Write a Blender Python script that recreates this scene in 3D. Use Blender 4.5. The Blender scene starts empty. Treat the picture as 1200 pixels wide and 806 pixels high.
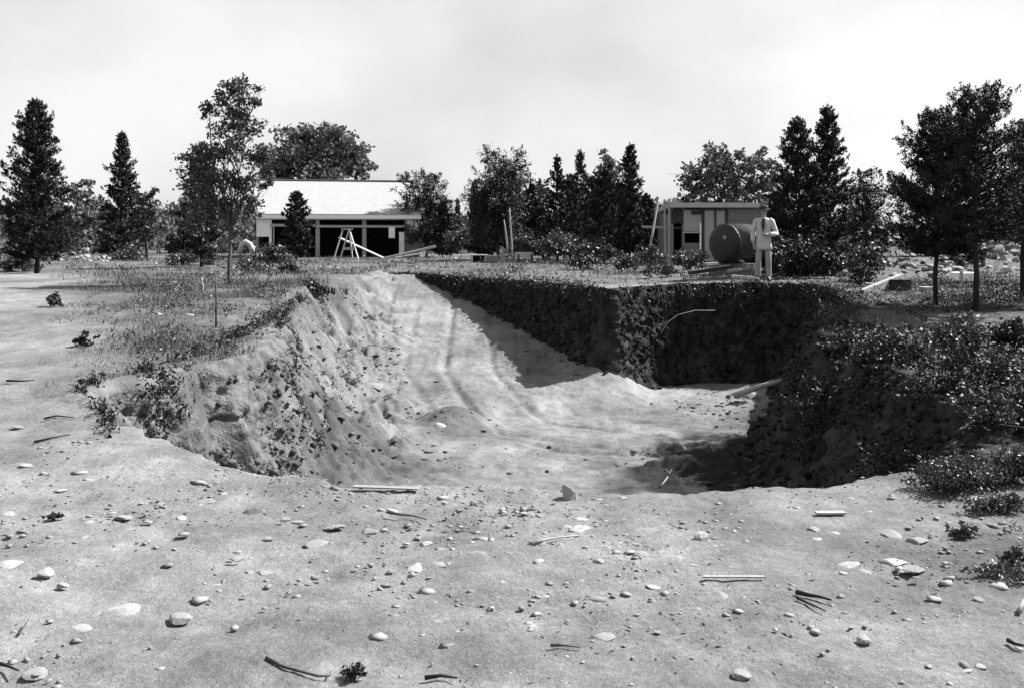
import bpy, bmesh, math, random
import numpy as np
from mathutils import Vector, Matrix, Quaternion

SC = bpy.context.scene
COL = SC.collection
F = 1150.0      # focal length in photograph pixels
EYE = 1.65
HY = 275.0      # row of the horizon
SKY_STR = 0.081
SKY_CLOUD = 2.75
EXPOSURE = 1.75
DIRT = 0.136
PITC = 1.0
TURFC = 0.075
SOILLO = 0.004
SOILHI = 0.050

# ------------------------------------------------------------------ camera
cd = bpy.data.cameras.new('camera')
cam = bpy.data.objects.new('camera', cd)
COL.objects.link(cam)
cam.location = (0, 0, EYE)
cam.rotation_euler = (math.radians(90), 0, 0)
cd.sensor_width = 36.0
cd.lens = 36.0 * F / 1200.0
cd.shift_y = -(403.0 - HY) / 1200.0
cd.clip_start = 0.05
cd.clip_end = 3000
SC.camera = cam

# ------------------------------------------------------------------ light
SUN_EL = math.radians(46)
SUN_DIR = Vector((1.0, 0.45, 0)).normalized()       # towards the sun, on the ground
to_sun = Vector((SUN_DIR.x * math.cos(SUN_EL), SUN_DIR.y * math.cos(SUN_EL), math.sin(SUN_EL)))
sl = bpy.data.lights.new('sun', 'SUN')
sl.energy = 5.0
sl.angle = math.radians(0.5)
sl.color = (1.0, 0.995, 0.985)
sun = bpy.data.objects.new('sun', sl)
COL.objects.link(sun)
sun.location = (30, 15, 40)
sun.rotation_euler = to_sun.to_track_quat('Z', 'Y').to_euler()

W = bpy.data.worlds.new('World')
SC.world = W
W.use_nodes = True
nt = W.node_tree
nt.nodes.clear()
wo = nt.nodes.new('ShaderNodeOutputWorld')
bg = nt.nodes.new('ShaderNodeBackground')
sky = nt.nodes.new('ShaderNodeTexSky')
sky.sky_type = 'NISHITA'
sky.sun_disc = False
sky.sun_elevation = SUN_EL
sky.sun_rotation = math.atan2(SUN_DIR.x, SUN_DIR.y)
sky.air_density = 1.0
sky.dust_density = 2.0
sky.ozone_density = 1.0
bw = nt.nodes.new('ShaderNodeRGBToBW')
nt.links.new(sky.outputs[0], bw.inputs[0])
# thin broken cloud: a pale veil over the grey of the black-and-white sky
tc = nt.nodes.new('ShaderNodeTexCoord')
mp = nt.nodes.new('ShaderNodeMapping')
mp.inputs['Scale'].default_value = (1.0, 1.0, 1.6)
nz = nt.nodes.new('ShaderNodeTexNoise')
nz.inputs['Scale'].default_value = 2.4
nz.inputs['Detail'].default_value = 8
nz.inputs['Roughness'].default_value = 0.5
nt.links.new(tc.outputs['Generated'], mp.inputs['Vector'])
nt.links.new(mp.outputs[0], nz.inputs['Vector'])
cr = nt.nodes.new('ShaderNodeMapRange')
cr.inputs['From Min'].default_value = 0.36
cr.inputs['From Max'].default_value = 0.60
cr.inputs['To Min'].default_value = 0.68
cr.inputs['To Max'].default_value = 1.0
nt.links.new(nz.outputs['Fac'], cr.inputs['Value'])
mul = nt.nodes.new('ShaderNodeMath'); mul.operation = 'MULTIPLY_ADD'
nt.links.new(cr.outputs[0], mul.inputs[0])
mul.inputs[1].default_value = SKY_CLOUD
thin = nt.nodes.new('ShaderNodeMath'); thin.operation = 'MULTIPLY'; thin.inputs[1].default_value = 0.20   # seen through the veil
nt.links.new(bw.outputs[0], thin.inputs[0])
nt.links.new(thin.outputs[0], mul.inputs[2])
nt.links.new(mul.outputs[0], bg.inputs['Color'])
bg.inputs['Strength'].default_value = SKY_STR
nt.links.new(bg.outputs[0], wo.inputs['Surface'])

SC.view_settings.view_transform = 'Standard'
SC.view_settings.look = 'None'
SC.view_settings.exposure = EXPOSURE
SC.view_settings.gamma = 1.0
SC.render.engine = 'CYCLES'
SC.cycles.max_bounces = 5
SC.cycles.diffuse_bounces = 3
SC.cycles.glossy_bounces = 2

# ------------------------------------------------------------------ noise
def _h(ix, iy, iz, seed):
    n = (ix.astype(np.int64) * 374761393 + iy.astype(np.int64) * 668265263 + iz.astype(np.int64) * 2147483647 + seed * 974711) & 0xffffffff
    n = ((n ^ (n >> 13)) * 1274126177) & 0xffffffff
    n = ((n ^ (n >> 15)) * 2246822519) & 0xffffffff
    n = n ^ (n >> 16)
    return (n & 0xffffff) / float(0xffffff)

def vn2(x, y, seed=0):
    x = np.asarray(x, float); y = np.asarray(y, float)
    ix = np.floor(x); iy = np.floor(y)
    fx = x - ix; fy = y - iy
    fx = fx * fx * fx * (fx * (fx * 6 - 15) + 10); fy = fy * fy * fy * (fy * (fy * 6 - 15) + 10)
    z = np.zeros_like(ix)
    a = _h(ix, iy, z, seed); b = _h(ix + 1, iy, z, seed); c = _h(ix, iy + 1, z, seed); d = _h(ix + 1, iy + 1, z, seed)
    return (a + (b - a) * fx + (c - a) * fy + (a - b - c + d) * fx * fy) * 2 - 1

def fbm2(x, y, oct=4, seed=0, gain=0.5):
    s = 0; a = 1.0; t = 0
    for k in range(oct):
        s = s + a * vn2(x * 2 ** k + 17.3 * k, y * 2 ** k - 9.1 * k, seed + k); t += a; a *= gain
    return s / t

def vn3(x, y, z, seed=0):
    ix = np.floor(x); iy = np.floor(y); iz = np.floor(z)
    f = [x - ix, y - iy, z - iz]
    f = [q * q * (3 - 2 * q) for q in f]
    r = 0
    for dx in (0, 1):
        for dy in (0, 1):
            for dz in (0, 1):
                w = (f[0] if dx else 1 - f[0]) * (f[1] if dy else 1 - f[1]) * (f[2] if dz else 1 - f[2])
                r = r + w * _h(ix + dx, iy + dy, iz + dz, seed)
    return r * 2 - 1

def fbm3(x, y, z, oct=3, seed=0, gain=0.55):
    s = 0; a = 1.0; t = 0
    for k in range(oct):
        s = s + a * vn3(x * 2 ** k + 3.1 * k, y * 2 ** k + 7.7 * k, z * 2 ** k - 5.3 * k, seed + k); t += a; a *= gain
    return s / t

def sstep(a, b, x):
    t = np.clip((np.asarray(x, float) - a) / (b - a), 0, 1)
    return t * t * (3 - 2 * t)

# ------------------------------------------------------------------ mesh helpers
def tag(o, label=None, cat=None, group=None, kind=None):
    if label: o['label'] = label
    if cat: o['category'] = cat
    if group: o['group'] = group
    if kind: o['kind'] = kind
    return o

def link(name, me, parent=None, loc=None):
    o = bpy.data.objects.new(name, me)
    COL.objects.link(o)
    if parent is not None: o.parent = parent
    if loc is not None: o.location = loc
    return o

def empty(name, loc, rz=0.0):
    o = link(name, None, None, loc)
    o.rotation_euler.z = rz
    o.empty_display_size = 0.2
    return o

def np_mesh(name, V, faces, mat, smooth=False):
    """V (n,3); faces: an (m,k) array or a list of such arrays"""
    if not isinstance(faces, (list, tuple)): faces = [faces]
    faces = [np.asarray(f, np.int32) for f in faces if len(f)]
    me = bpy.data.meshes.new(name)
    V = np.asarray(V, np.float32)
    me.vertices.add(len(V)); me.vertices.foreach_set('co', V.ravel())
    tot = sum(len(f) for f in faces); loops = sum(f.size for f in faces)
    me.loops.add(loops); me.polygons.add(tot)
    me.loops.foreach_set('vertex_index', np.concatenate([f.ravel() for f in faces]))
    st = np.concatenate([np.full(len(f), f.shape[1], np.int32) for f in faces])
    start = np.concatenate([[0], np.cumsum(st)[:-1]]).astype(np.int32)
    me.polygons.foreach_set('loop_start', start)
    me.polygons.foreach_set('loop_total', st)
    if smooth: me.polygons.foreach_set('use_smooth', np.ones(tot, bool))
    me.update(calc_edges=True)
    me.validate()
    if mat: me.materials.append(mat)
    return me

class MB:
    """collects boxes, bars and tubes into one mesh"""
    def __init__(s): s.v = []; s.f = []
    def poly(s, vs, fs):
        n = len(s.v); s.v += [tuple(p) for p in vs]; s.f += [tuple(i + n for i in f) for f in fs]; return s
    def box(s, c, size, rot=None):
        hx, hy, hz = size[0] / 2, size[1] / 2, size[2] / 2
        P = [Vector((x, y, z)) for x in (-hx, hx) for y in (-hy, hy) for z in (-hz, hz)]
        if rot is not None: P = [rot @ p for p in P]
        c = Vector(c)
        return s.poly([p + c for p in P], [(0, 1, 3, 2), (4, 6, 7, 5), (0, 4, 5, 1), (2, 3, 7, 6), (0, 2, 6, 4), (1, 5, 7, 3)])
    def bar(s, a, b, w, h, up=(0, 0, 1)):
        a = Vector(a); b = Vector(b); d = (b - a); L = d.length; d.normalize()
        up = Vector(up)
        if abs(d.dot(up)) > .98: up = Vector((0, 1, 0))
        x = d.cross(up).normalized(); z = x.cross(d)
        P = []
        for t in (a, b):
            for i, j in ((-1, -1), (1, -1), (1, 1), (-1, 1)): P.append(t + x * i * w / 2 + z * j * h / 2)
        return s.poly(P, [(3, 2, 1, 0), (4, 5, 6, 7), (0, 1, 5, 4), (1, 2, 6, 5), (2, 3, 7, 6), (3, 0, 4, 7)])
    def tube(s, pts, rad, n=8, cap=True):
        pts = [Vector(p) for p in pts]
        if not hasattr(rad, '__len__'): rad = [rad] * len(pts)
        base = len(s.v); prev = None
        for i, p in enumerate(pts):
            d = (pts[min(i + 1, len(pts) - 1)] - pts[max(i - 1, 0)]).normalized()
            if prev is None:
                u = d.cross(Vector((0, 0, 1)) if abs(d.z) < .9 else Vector((1, 0, 0))).normalized()
            else:
                u = (prev - d * prev.dot(d)).normalized()
            prev = u; w = d.cross(u)
            for k in range(n):
                a = 2 * math.pi * k / n
                s.v.append(tuple(p + (u * math.cos(a) + w * math.sin(a)) * rad[i]))
        for i in range(len(pts) - 1):
            for k in range(n):
                a = base + i * n + k; b = base + i * n + (k + 1) % n
                s.f.append((a, b, b + n, a + n))
        if cap:
            s.f.append(tuple(base + k for k in range(n))[::-1])
            e = base + (len(pts) - 1) * n
            s.f.append(tuple(e + k for k in range(n)))
        return s
    def mesh(s, name, mat, smooth=False):
        me = bpy.data.meshes.new(name)
        me.from_pydata(s.v, [], s.f); me.update()
        if mat: me.materials.append(mat)
        if smooth:
            for p in me.polygons: p.use_smooth = True
        return me
    def build(s, name, mat, parent=None, smooth=False, loc=None):
        return link(name, s.mesh(name, mat, smooth), parent, loc)

# ------------------------------------------------------------------ materials (greys of a black-and-white print)
def mat(name, lo, hi, scale=6.0, rough=0.9, bump=0.0, bscale=None, island=False, spec=0.2, stretch=(1, 1, 1), detail=5, trans=0.0):
    m = bpy.data.materials.new(name); m.use_nodes = True
    t = m.node_tree; b = t.nodes['Principled BSDF']
    b.inputs['Roughness'].default_value = rough
    b.inputs['Specular IOR Level'].default_value = spec
    tc = t.nodes.new('ShaderNodeTexCoord'); mp = t.nodes.new('ShaderNodeMapping')
    mp.inputs['Scale'].default_value = stretch
    t.links.new(tc.outputs['Object'], mp.inputs['Vector'])
    n = t.nodes.new('ShaderNodeTexNoise'); n.inputs['Scale'].default_value = scale; n.inputs['Detail'].default_value = detail
    n.inputs['Roughness'].default_value = 0.65
    t.links.new(mp.outputs[0], n.inputs['Vector'])
    r = t.nodes.new('ShaderNodeMapRange')
    r.inputs['From Min'].default_value = 0.3; r.inputs['From Max'].default_value = 0.7
    r.inputs['To Min'].default_value = lo; r.inputs['To Max'].default_value = hi
    src = n.outputs['Fac']
    if island:
        g = t.nodes.new('ShaderNodeNewGeometry')
        mx = t.nodes.new('ShaderNodeMath'); mx.operation = 'MULTIPLY_ADD'
        t.links.new(g.outputs['Random Per Island'], mx.inputs[0]); mx.inputs[1].default_value = 0.5
        sc = t.nodes.new('ShaderNodeMath'); sc.operation = 'MULTIPLY'; sc.inputs[1].default_value = 0.5
        t.links.new(n.outputs['Fac'], sc.inputs[0]); t.links.new(sc.outputs[0], mx.inputs[2])
        src = mx.outputs[0]
    t.links.new(src, r.inputs['Value'])
    t.links.new(r.outputs[0], b.inputs['Base Color'])
    if bump:
        n2 = t.nodes.new('ShaderNodeTexNoise'); n2.inputs['Scale'].default_value = bscale or scale * 4; n2.inputs['Detail'].default_value = 4
        t.links.new(mp.outputs[0], n2.inputs['Vector'])
        bp = t.nodes.new('ShaderNodeBump'); bp.inputs['Strength'].default_value = bump; bp.inputs['Distance'].default_value = 0.03
        t.links.new(n2.outputs['Fac'], bp.inputs['Height'])
        t.links.new(bp.outputs[0], b.inputs['Normal'])
    if trans:
        tr = t.nodes.new('ShaderNodeBsdfTranslucent'); t.links.new(r.outputs[0], tr.inputs['Color'])
        ad = t.nodes.new('ShaderNodeMixShader'); ad.inputs[0].default_value = trans
        t.links.new(b.outputs[0], ad.inputs[1]); t.links.new(tr.outputs[0], ad.inputs[2])
        t.links.new(ad.outputs[0], t.nodes['Material Output'].inputs['Surface'])
    return m

M = {}
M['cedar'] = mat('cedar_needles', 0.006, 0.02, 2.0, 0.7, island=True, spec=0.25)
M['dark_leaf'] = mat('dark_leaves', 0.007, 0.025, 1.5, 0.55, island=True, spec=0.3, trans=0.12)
M['leaf'] = mat('mid_leaves', 0.022, 0.065, 1.2, 0.55, island=True, spec=0.4, trans=0.2)
M['far_leaf'] = mat('far_leaves', 0.055, 0.11, 0.6, 0.7, island=True, spec=0.2, trans=0.2)  # paler than near leaves: distance haze put into the leaf colour
M['haze_leaf'] = mat('farthest_leaves', 0.07, 0.12, 0.3, 0.8, island=True, spec=0.1, trans=0.2)  # palest leaves: haze over the far woods mixed into their colour
M['weed'] = mat('weed_leaves', 0.018, 0.058, 1.5, 0.5, island=True, spec=0.4, trans=0.2)
M['grass'] = mat('dry_grass', .05, .15, 0.8, 0.75, island=True, spec=0.2)
M['bark'] = mat('bark', 0.012, 0.04, 14.0, 0.95, bump=0.6, stretch=(1, 1, .25))
M['pale_bark'] = mat('pale_bark', 0.035, 0.1, 14.0, 0.9, bump=0.4, stretch=(1, 1, .25))
M['wall_clod'] = mat('wall_clods', 0.005, 0.026, 3.0, 1.0, island=True, bump=.4, bscale=40)
M['stone'] = mat('pale_stone', 0.19, 0.26, 7.0, 0.9, bump=0.35, bscale=30)
M['dim_stone'] = mat('dusty_stone', 0.14, 0.19, 7.0, 0.95, bump=0.35, bscale=30)
M['dark_stone'] = mat('dark_stone', 0.04, 0.08, 7.0, 0.95, bump=0.4, bscale=30)
M['pebble'] = mat('pebbles', 0.12, 0.2, 3.0, 0.95, island=True)
M['clod'] = mat('soil_clods', 0.02, 0.07, 3.0, 1.0, island=True, bump=.4, bscale=40)
M['white'] = mat('white_paint', 0.68, 0.8, 3.0, 0.6, stretch=(1, 1, 3))
M['fresh_wood'] = mat('new_lumber', 0.26, 0.36, 5.0, 0.8, bump=.2, stretch=(1, 1, 4))
M['old_wood'] = mat('weathered_wood', 0.1, 0.18, 7.0, 0.9, bump=.3, stretch=(1, 1, 5))
M['mid_wood'] = mat('grey_boards', 0.22, 0.32, 6.0, 0.9, bump=.3, stretch=(1, 1, 5))
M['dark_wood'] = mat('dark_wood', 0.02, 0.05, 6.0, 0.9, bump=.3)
M['char'] = mat('black_stick', 0.01, 0.03, 9.0, 0.9, bump=.4)
M['stick'] = mat('dead_stick', 0.03, 0.07, 9.0, 0.9, bump=.4)
M['pale_stick'] = mat('bleached_stick', 0.17, 0.25, 9.0, 0.9, bump=.3)
M['iron'] = mat('black_iron', .005, .016, 5.0, 0.5, bump=.4, bscale=9, spec=.3)
M['lit_iron'] = mat('lit_iron', .02, .07, 5.0, .55, bump=.4, bscale=9, spec=.4)  # lighter copy of the tank iron: sunlight on its top put into the colour
M['roof'] = mat('pale_shingles', 0.2, 0.27, 2.5, 0.85, bump=.3, bscale=20, stretch=(1, 4, 4))
# ------------------------------------------------------------------ terrain
# rim of the excavation: x, y, horizontal run of the wall there
RIM = [(-4.1, 9.1, .8), (-3.5, 8.35, .9), (-2.9, 7.75, 1.2), (-2.18, 7.16, 1.4), (-1.12, 6.62, 1.5), (0, 6.45, 1.5), (0.9, 6.45, 1.4), (1.98, 6.5, .9),
       (2.75, 6.8, .4), (3.4, 7.0, .2), (4.0, 7.35, .15), (4.25, 8.6, .15), (4.2, 10.2, .15), (4.35, 12.7, .15), (4.7, 14.2, .15), (5.2, 15.2, .15), (5.9, 16.4, .15), (6.35, 18.2, .15), (6.5, 20.6, .15),
       (5.8, 21.6, .15), (4.6, 21.65, .15), (3.6, 21.65, .15), (2.75, 20.95, .15), (1.95, 19.95, .15), (1.7, 20.8, .15), (1.0, 22.2, .15), (0.0, 24.1, .15), (-1.4, 26.2, .15), (-2.9, 28.6, .15),
       (-3.6, 28.9, .6), (-4.3, 28.5, 1.2), (-4.2, 25.0, 1.3), (-3.75, 22.0, 1.5), (-4.35, 20.0, 2.3), (-4.0, 17.0, 2.6), (-3.35, 13.9, 1.9), (-3.05, 12.0, 1.3),
       (-3.55, 10.5, 1.0), (-3.95, 9.8, .8)]

def base_ground(x, y):
    g = 0.5 * sstep(5.5, 19, y) - 0.2 * sstep(32, 60, y)
    g = g + 0.10 * sstep(3.0, 8.0, x) * sstep(6, 12, y) + 0.14 * sstep(-3.2, -4.6, x) * sstep(7.5, 10, y) * sstep(30, 22, y)
    g = g + 0.07 * fbm2(x / 5.0, y / 5.0, 3, 11) * sstep(3, 8, y)
    # raised dirt along the near left rim
    g = g + 0.06 * np.exp(-(((x + 3.2 + (y - 8) * .7) / .9) ** 2)) * sstep(6.0, 7.4, y) * sstep(10.5, 9, y)
    return g

def floor_z(x, y):
    ramp = -1.6 + 0.2 * (y - 17.6)
    side = sstep(3.0, 1.7, x)
    f = -1.58 + 0.05 * fbm2(x / 2.2, y / 2.2, 3, 5)
    up = np.maximum(ramp + 0.035 * fbm2(x / 1.6, y / 1.6, 3, 6), f)
    f = f + (up - f) * side
    # talus piles
    f = f + 0.22 * np.exp(-(((x - 1.95) / .6) ** 2 + ((y - 19.9) / .6) ** 2))
    f = f + 0.35 * np.exp(-(((x + 2.3) / .9) ** 2 + ((y - 13.6) / 1.6) ** 2)) * (0.8 + .5 * fbm2(x * 1.5, y * 1.5, 3, 41))
    f = f + 0.28 * np.exp(-(((x + 1.0) / .5) ** 2 + ((y - 16.8) / .7) ** 2))
    f = f + 0.60 * np.exp(-(((x - 5.4) / 1.2) ** 2 + ((y - 18.0) / 1.8) ** 2)) * (0.9 + .4 * fbm2(x * 1.3, y * 1.3, 3, 43))
    f = f + 0.18 * np.exp(-(((x - 2.7) / 1.1) ** 2 + ((y - 13.4) / .9) ** 2)) * (0.8 + .6 * fbm2(x * 1.3, y * 1.3, 3, 42))
    return f

def rim_dist(x, y):
    """signed distance to the rim (positive inside) and the wall run at the nearest point"""
    best = np.full(x.shape, 1e9); run = np.ones(x.shape); inside = np.zeros(x.shape, bool)
    n = len(RIM)
    for i in range(n):
        ax, ay, aw = RIM[i]; bx, by, bw_ = RIM[(i + 1) % n]
        dx, dy = bx - ax, by - ay
        t = np.clip(((x - ax) * dx + (y - ay) * dy) / (dx * dx + dy * dy), 0, 1)
        d = np.hypot(x - ax - t * dx, y - ay - t * dy)
        k = d < best
        best = np.where(k, d, best); run = np.where(k, aw + (bw_ - aw) * t, run)
        cross = ((ay > y) != (by > y)) & (x < (bx - ax) * (y - ay) / (by - ay if by != ay else 1e-9) + ax)
        inside ^= cross
    return np.where(inside, best, -best), run

def heights(x, y):
    x = np.asarray(x, float); y = np.asarray(y, float)
    shp = x.shape
    x = x.ravel(); y = y.ravel()
    g = base_ground(x, y)
    s = np.full(x.shape, -9.0); run = np.ones(x.shape)
    near = (x > -7) & (x < 8.5) & (y > 4.5) & (y < 31)
    if near.any():
        s[near], run[near] = rim_dist(x[near], y[near])
    soft = np.clip((run - .3) / .8, 0, 1)
    sn = s + soft * (0.30 * fbm2(x / .9, y / .9, 4, 21) + 0.10 * fbm2(x / .22, y / .22, 2, 22)) * (s > -2)
    p = np.clip(sn / run, 0, 1)
    drop = 1 - (1 - p) ** (1 + 1.1 * soft)
    fl = np.minimum(floor_z(x, y), g)
    z = g + (fl - g) * drop
    wallish = soft * np.clip(p * (1 - p) * 4, 0, 1)
    # rills and lumps on the eroded bank
    z = z + wallish * (0.26 * fbm2(x / .5, y / .5, 4, 31) + 0.11 * fbm2(x / .13, y / .13, 3, 34) + 0.05 * np.abs(vn2(x * 1.2 + y * 4.0, y * .8, 33)))
    return z.reshape(shp), s.reshape(shp), p.reshape(shp), soft.reshape(shp)

def gz(x, y):
    return float(heights(np.array([x]), np.array([y]))[0][0])

def at(px, d):
    """world x for a photograph column at distance d"""
    return (px - 600.0) / F * d

def zt(py, d):
    return EYE - (py - HY) / F * d

_D = np.concatenate([np.arange(2.6, 40, .02), np.arange(40, 200, .25)])
def hit(px, py):
    """where the ray through a photograph pixel meets the ground"""
    X = (px - 600.0) / F * _D
    zr = EYE - (py - HY) / F * _D
    h = heights(X, _D)[0]
    k = np.argmax(zr <= h)
    return float(X[k]), float(_D[k]), float(h[k])

def spaced(a, b, n): return list(np.linspace(a, b, n, endpoint=False))
def grow(a, step, ratio, end):
    out = []
    while a < end:
        step *= ratio; a += step; out.append(a)
    return out
xs = spaced(-7, 7, 390)
xr = grow(7 - .036, .036, 1.035, 900)
xs = [-v for v in grow(7, .036, 1.035, 900)][::-1] + xs + xr
ys = spaced(1.6, 8, 260) + spaced(8, 22.5, 290) + grow(22.45, .05, 1.03, 1500)
ys = [-200, -60, -20, -6, -1, 0.4, 1.0, 1.3] + ys
XS, YS = np.meshgrid(np.array(xs), np.array(ys))
ZS, SS, PP, SOFT = heights(XS, YS)
fine = sstep(45, 25, YS)
micro = 0.013 * fbm2(XS / .55, YS / .55, 3, 51) + 0.014 * fbm2(XS / .16, YS / .16, 3, 52, .7) + .010 * np.maximum(0, fbm2(XS / .06, YS / .06, 2, 57) - .1) * (.5 + 1.2 * np.clip(fbm2(XS / .8, YS / .8, 3, 58) + .2, 0, 1))
pitf = np.clip(PP, 0, 1)
lump = np.maximum(0, fbm2(XS / .3, YS / .3, 4, 53, .6)) * 0.26
ZS = ZS + fine * micro * (1 + .8 * pitf)
clodarea = np.exp(-(((XS + 2.2) / 1.3) ** 2 + ((YS - 13.2) / 2.0) ** 2)) + 1.0 * np.exp(-(((XS - 2.9) / 1.4) ** 2 + ((YS - 13.6) / 1.7) ** 2))
ZS = ZS + lump * np.clip(clodarea, 0, 1) * pitf
def poly_track(x, y):
    return 1.1 * rut(x, y, [(-1.0, 29), (-.9, 22), (-.2, 18), (1.6, 15.6), (4, 14.6)], 1.3) * (.8 + .5 * fbm2(x / .7, y / .7, 3, 66))
# shallow wheel ruts over the pit floor and the near dirt
def rut(x, y, pts, w):
    d = np.full(x.shape, 9.0)
    for (ax, ay), (bx, by) in zip(pts[:-1], pts[1:]):
        dx, dy = bx - ax, by - ay
        t = np.clip(((x - ax) * dx + (y - ay) * dy) / (dx * dx + dy * dy), 0, 1)
        d = np.minimum(d, np.hypot(x - ax - t * dx, y - ay - t * dy))
    return np.exp(-(d / w) ** 2)
ruts = rut(XS, YS, [(-.6, 26), (-.4, 20), (.6, 17), (2.6, 15.4), (4, 15.0)], .15) + rut(XS, YS, [(-1.5, 26), (-1.4, 20), (-.2, 16), (2.2, 14.2), (4, 13.8)], .15)
ruts = ruts + .8 * rut(XS, YS, [(-2.4, 25), (-2.2, 20), (-1.0, 16.4), (.8, 14.6), (2.4, 14.0)], .14) + .8 * rut(XS, YS, [(.1, 23), (.2, 20), (1.2, 17.6), (3.0, 16.6)], .12)
ruts2 = rut(XS, YS, [(-2.2, 3.2), (-1.3, 4.3), (-.6, 5.3), (-.2, 6.0)], .16) + rut(XS, YS, [(.9, 3.0), (1.5, 4.2), (2.6, 5.6)], .2) + rut(XS, YS, [(-3.6, 3.4), (-2.0, 4.4), (-.9, 5.6), (-.6, 6.2)], .14) + .8 * rut(XS, YS, [(-4.6, 9.5), (-3.6, 6.9), (-1.6, 5.2), (.6, 4.1), (1.6, 3.0)], .13) + .8 * rut(XS, YS, [(-5.4, 9.5), (-4.3, 6.6), (-2.2, 4.7), (0, 3.6), (.8, 2.8)], .13)
ZS = ZS + pitf * (-.060 * np.clip(ruts, 0, 1) + .03 * np.clip(ruts * (1 - ruts) * 4, 0, 1)) * (.7 + .6 * fbm2(XS / .8, YS / .8, 3, 56)) - .034 * ruts2 * (.6 + .5 * fbm2(XS / .3, YS / .3, 2, 55))
track = np.clip(poly_track(XS, YS), 0, 1) * pitf
ny, nx = XS.shape
V = np.stack([XS, YS, ZS], -1).reshape(-1, 3)
I = np.arange(ny * nx).reshape(ny, nx)
Fq = np.stack([I[:-1, :-1], I[:-1, 1:], I[1:, 1:], I[1:, :-1]], -1).reshape(-1, 4)

def poly_mask(x, y, poly, soft):
    d = np.full(x.shape, 1e9); ins = np.zeros(x.shape, bool); n = len(poly)
    for i in range(n):
        ax, ay = poly[i]; bx, by = poly[(i + 1) % n]
        dx, dy = bx - ax, by - ay
        t = np.clip(((x - ax) * dx + (y - ay) * dy) / (dx * dx + dy * dy + 1e-12), 0, 1)
        d = np.minimum(d, np.hypot(x - ax - t * dx, y - ay - t * dy))
        ins ^= ((ay > y) != (by > y)) & (x < dx * (y - ay) / (dy if dy else 1e-9) + ax)
    return np.clip(np.where(ins, d, -d) / soft * .5 + .5, 0, 1)

TURF = [(-4.2, 9.4), (-4.7, 10.5), (-5.6, 12.5), (-7.0, 16), (-9.0, 21), (-13, 28), (-13, 33), (-3.2, 33), (-3.9, 28.7), (-4.0, 25), (-3.6, 22), (-4.1, 20), (-3.8, 17), (-3.15, 13.9), (-2.9, 12), (-3.4, 10.5), (-3.8, 9.7)]
RIGHT = [(3.9, 8.2), (4.1, 10.2), (4.4, 12.7), (5.2, 15.2), (6.4, 18.2), (6.6, 20.6), (5.9, 21.6), (6.5, 23), (14, 23), (14, 12), (7, 8), (4.6, 7.0), (3.9, 6.9)]
NEARW = [(2.7, 6.8), (4.4, 8.0), (6, 8), (6, 3.6), (2.6, 4.3), (2.0, 4.9), (2.2, 5.5), (2.6, 5.9)]
def cover(x, y):
    """how overgrown the ground is, 0 to 1"""
    x = np.asarray(x, float); y = np.asarray(y, float)
    wob = .5 * fbm2(x / 1.3, y / 1.3, 3, 61)
    t = poly_mask(x + wob, y, TURF, .9)
    r = poly_mask(x + wob, y, RIGHT, .8) * .9
    n = poly_mask(x + wob, y, NEARW, .7) * .75
    m = sstep(27.5, 30, y - .0 * x + wob) * .8
    mid = sstep(21.6, 22.6, y + wob * .6) * sstep(1.0, 2.4, x + (y - 21) * .7) * .75
    return np.maximum.reduce([t, r, n, m, mid])
COV = cover(XS, YS)
COV = COV * np.clip(1 - np.clip(pitf * 2.2, 0, 1), 0, 1)
ds = 5.0 * np.exp(-(((XS - 3.7) / 1.6) ** 2 + ((YS - 12.5) / 2.6) ** 2)) * np.clip(.8 + 1.3 * fbm2(XS / .6, YS / .6, 4, 65), 0, 2)  # dark cloddy soil, spread wider to paint the right wall's shadow too
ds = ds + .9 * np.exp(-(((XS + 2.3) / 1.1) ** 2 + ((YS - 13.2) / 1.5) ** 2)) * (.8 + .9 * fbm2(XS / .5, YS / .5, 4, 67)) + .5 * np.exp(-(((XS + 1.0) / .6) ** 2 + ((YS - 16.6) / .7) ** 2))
soil_shade_mask = np.clip(ds, 0, 1) * pitf
# patchy darker ground along the top of the right bank
dark_ground = poly_mask(XS + .5 * fbm2(XS, YS, 3, 68), YS, [(3.9, 7.2), (4.2, 10.2), (4.3, 12.7), (5.2, 15.2), (6.4, 18.2), (6.6, 20.6), (8.0, 20.6), (9.5, 15), (8, 11), (6.2, 8.2), (5.2, 7.2)], .9) * np.clip(.65 + .9 * fbm2(XS / .9, YS / .9, 4, 69), 0, 1)
nearh = poly_mask(XS + .4 * fbm2(XS / .7, YS / .7, 3, 77), YS, NEARW, .6) * np.clip(.5 + 1.3 * fbm2(XS / .45, YS / .45, 4, 78), 0, .85)
dark_ground = np.maximum(dark_ground, nearh)
soil_shade_mask = np.maximum(soil_shade_mask, dark_ground * (1 - pitf))
COV = COV * (1 - .85 * dark_ground)
me = np_mesh('ground', V, Fq, None, True)
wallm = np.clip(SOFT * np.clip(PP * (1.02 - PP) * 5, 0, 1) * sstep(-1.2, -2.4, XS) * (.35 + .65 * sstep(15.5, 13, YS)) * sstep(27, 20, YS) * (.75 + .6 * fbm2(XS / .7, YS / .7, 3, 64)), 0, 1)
for nm, arr in (('wallface', wallm), ('track', track), ('cover', COV), ('inpit', pitf), ('soil_shade', soil_shade_mask)):
    a = me.attributes.new(nm, 'FLOAT', 'POINT'); a.data.foreach_set('value', arr.astype(np.float32).ravel())

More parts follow.
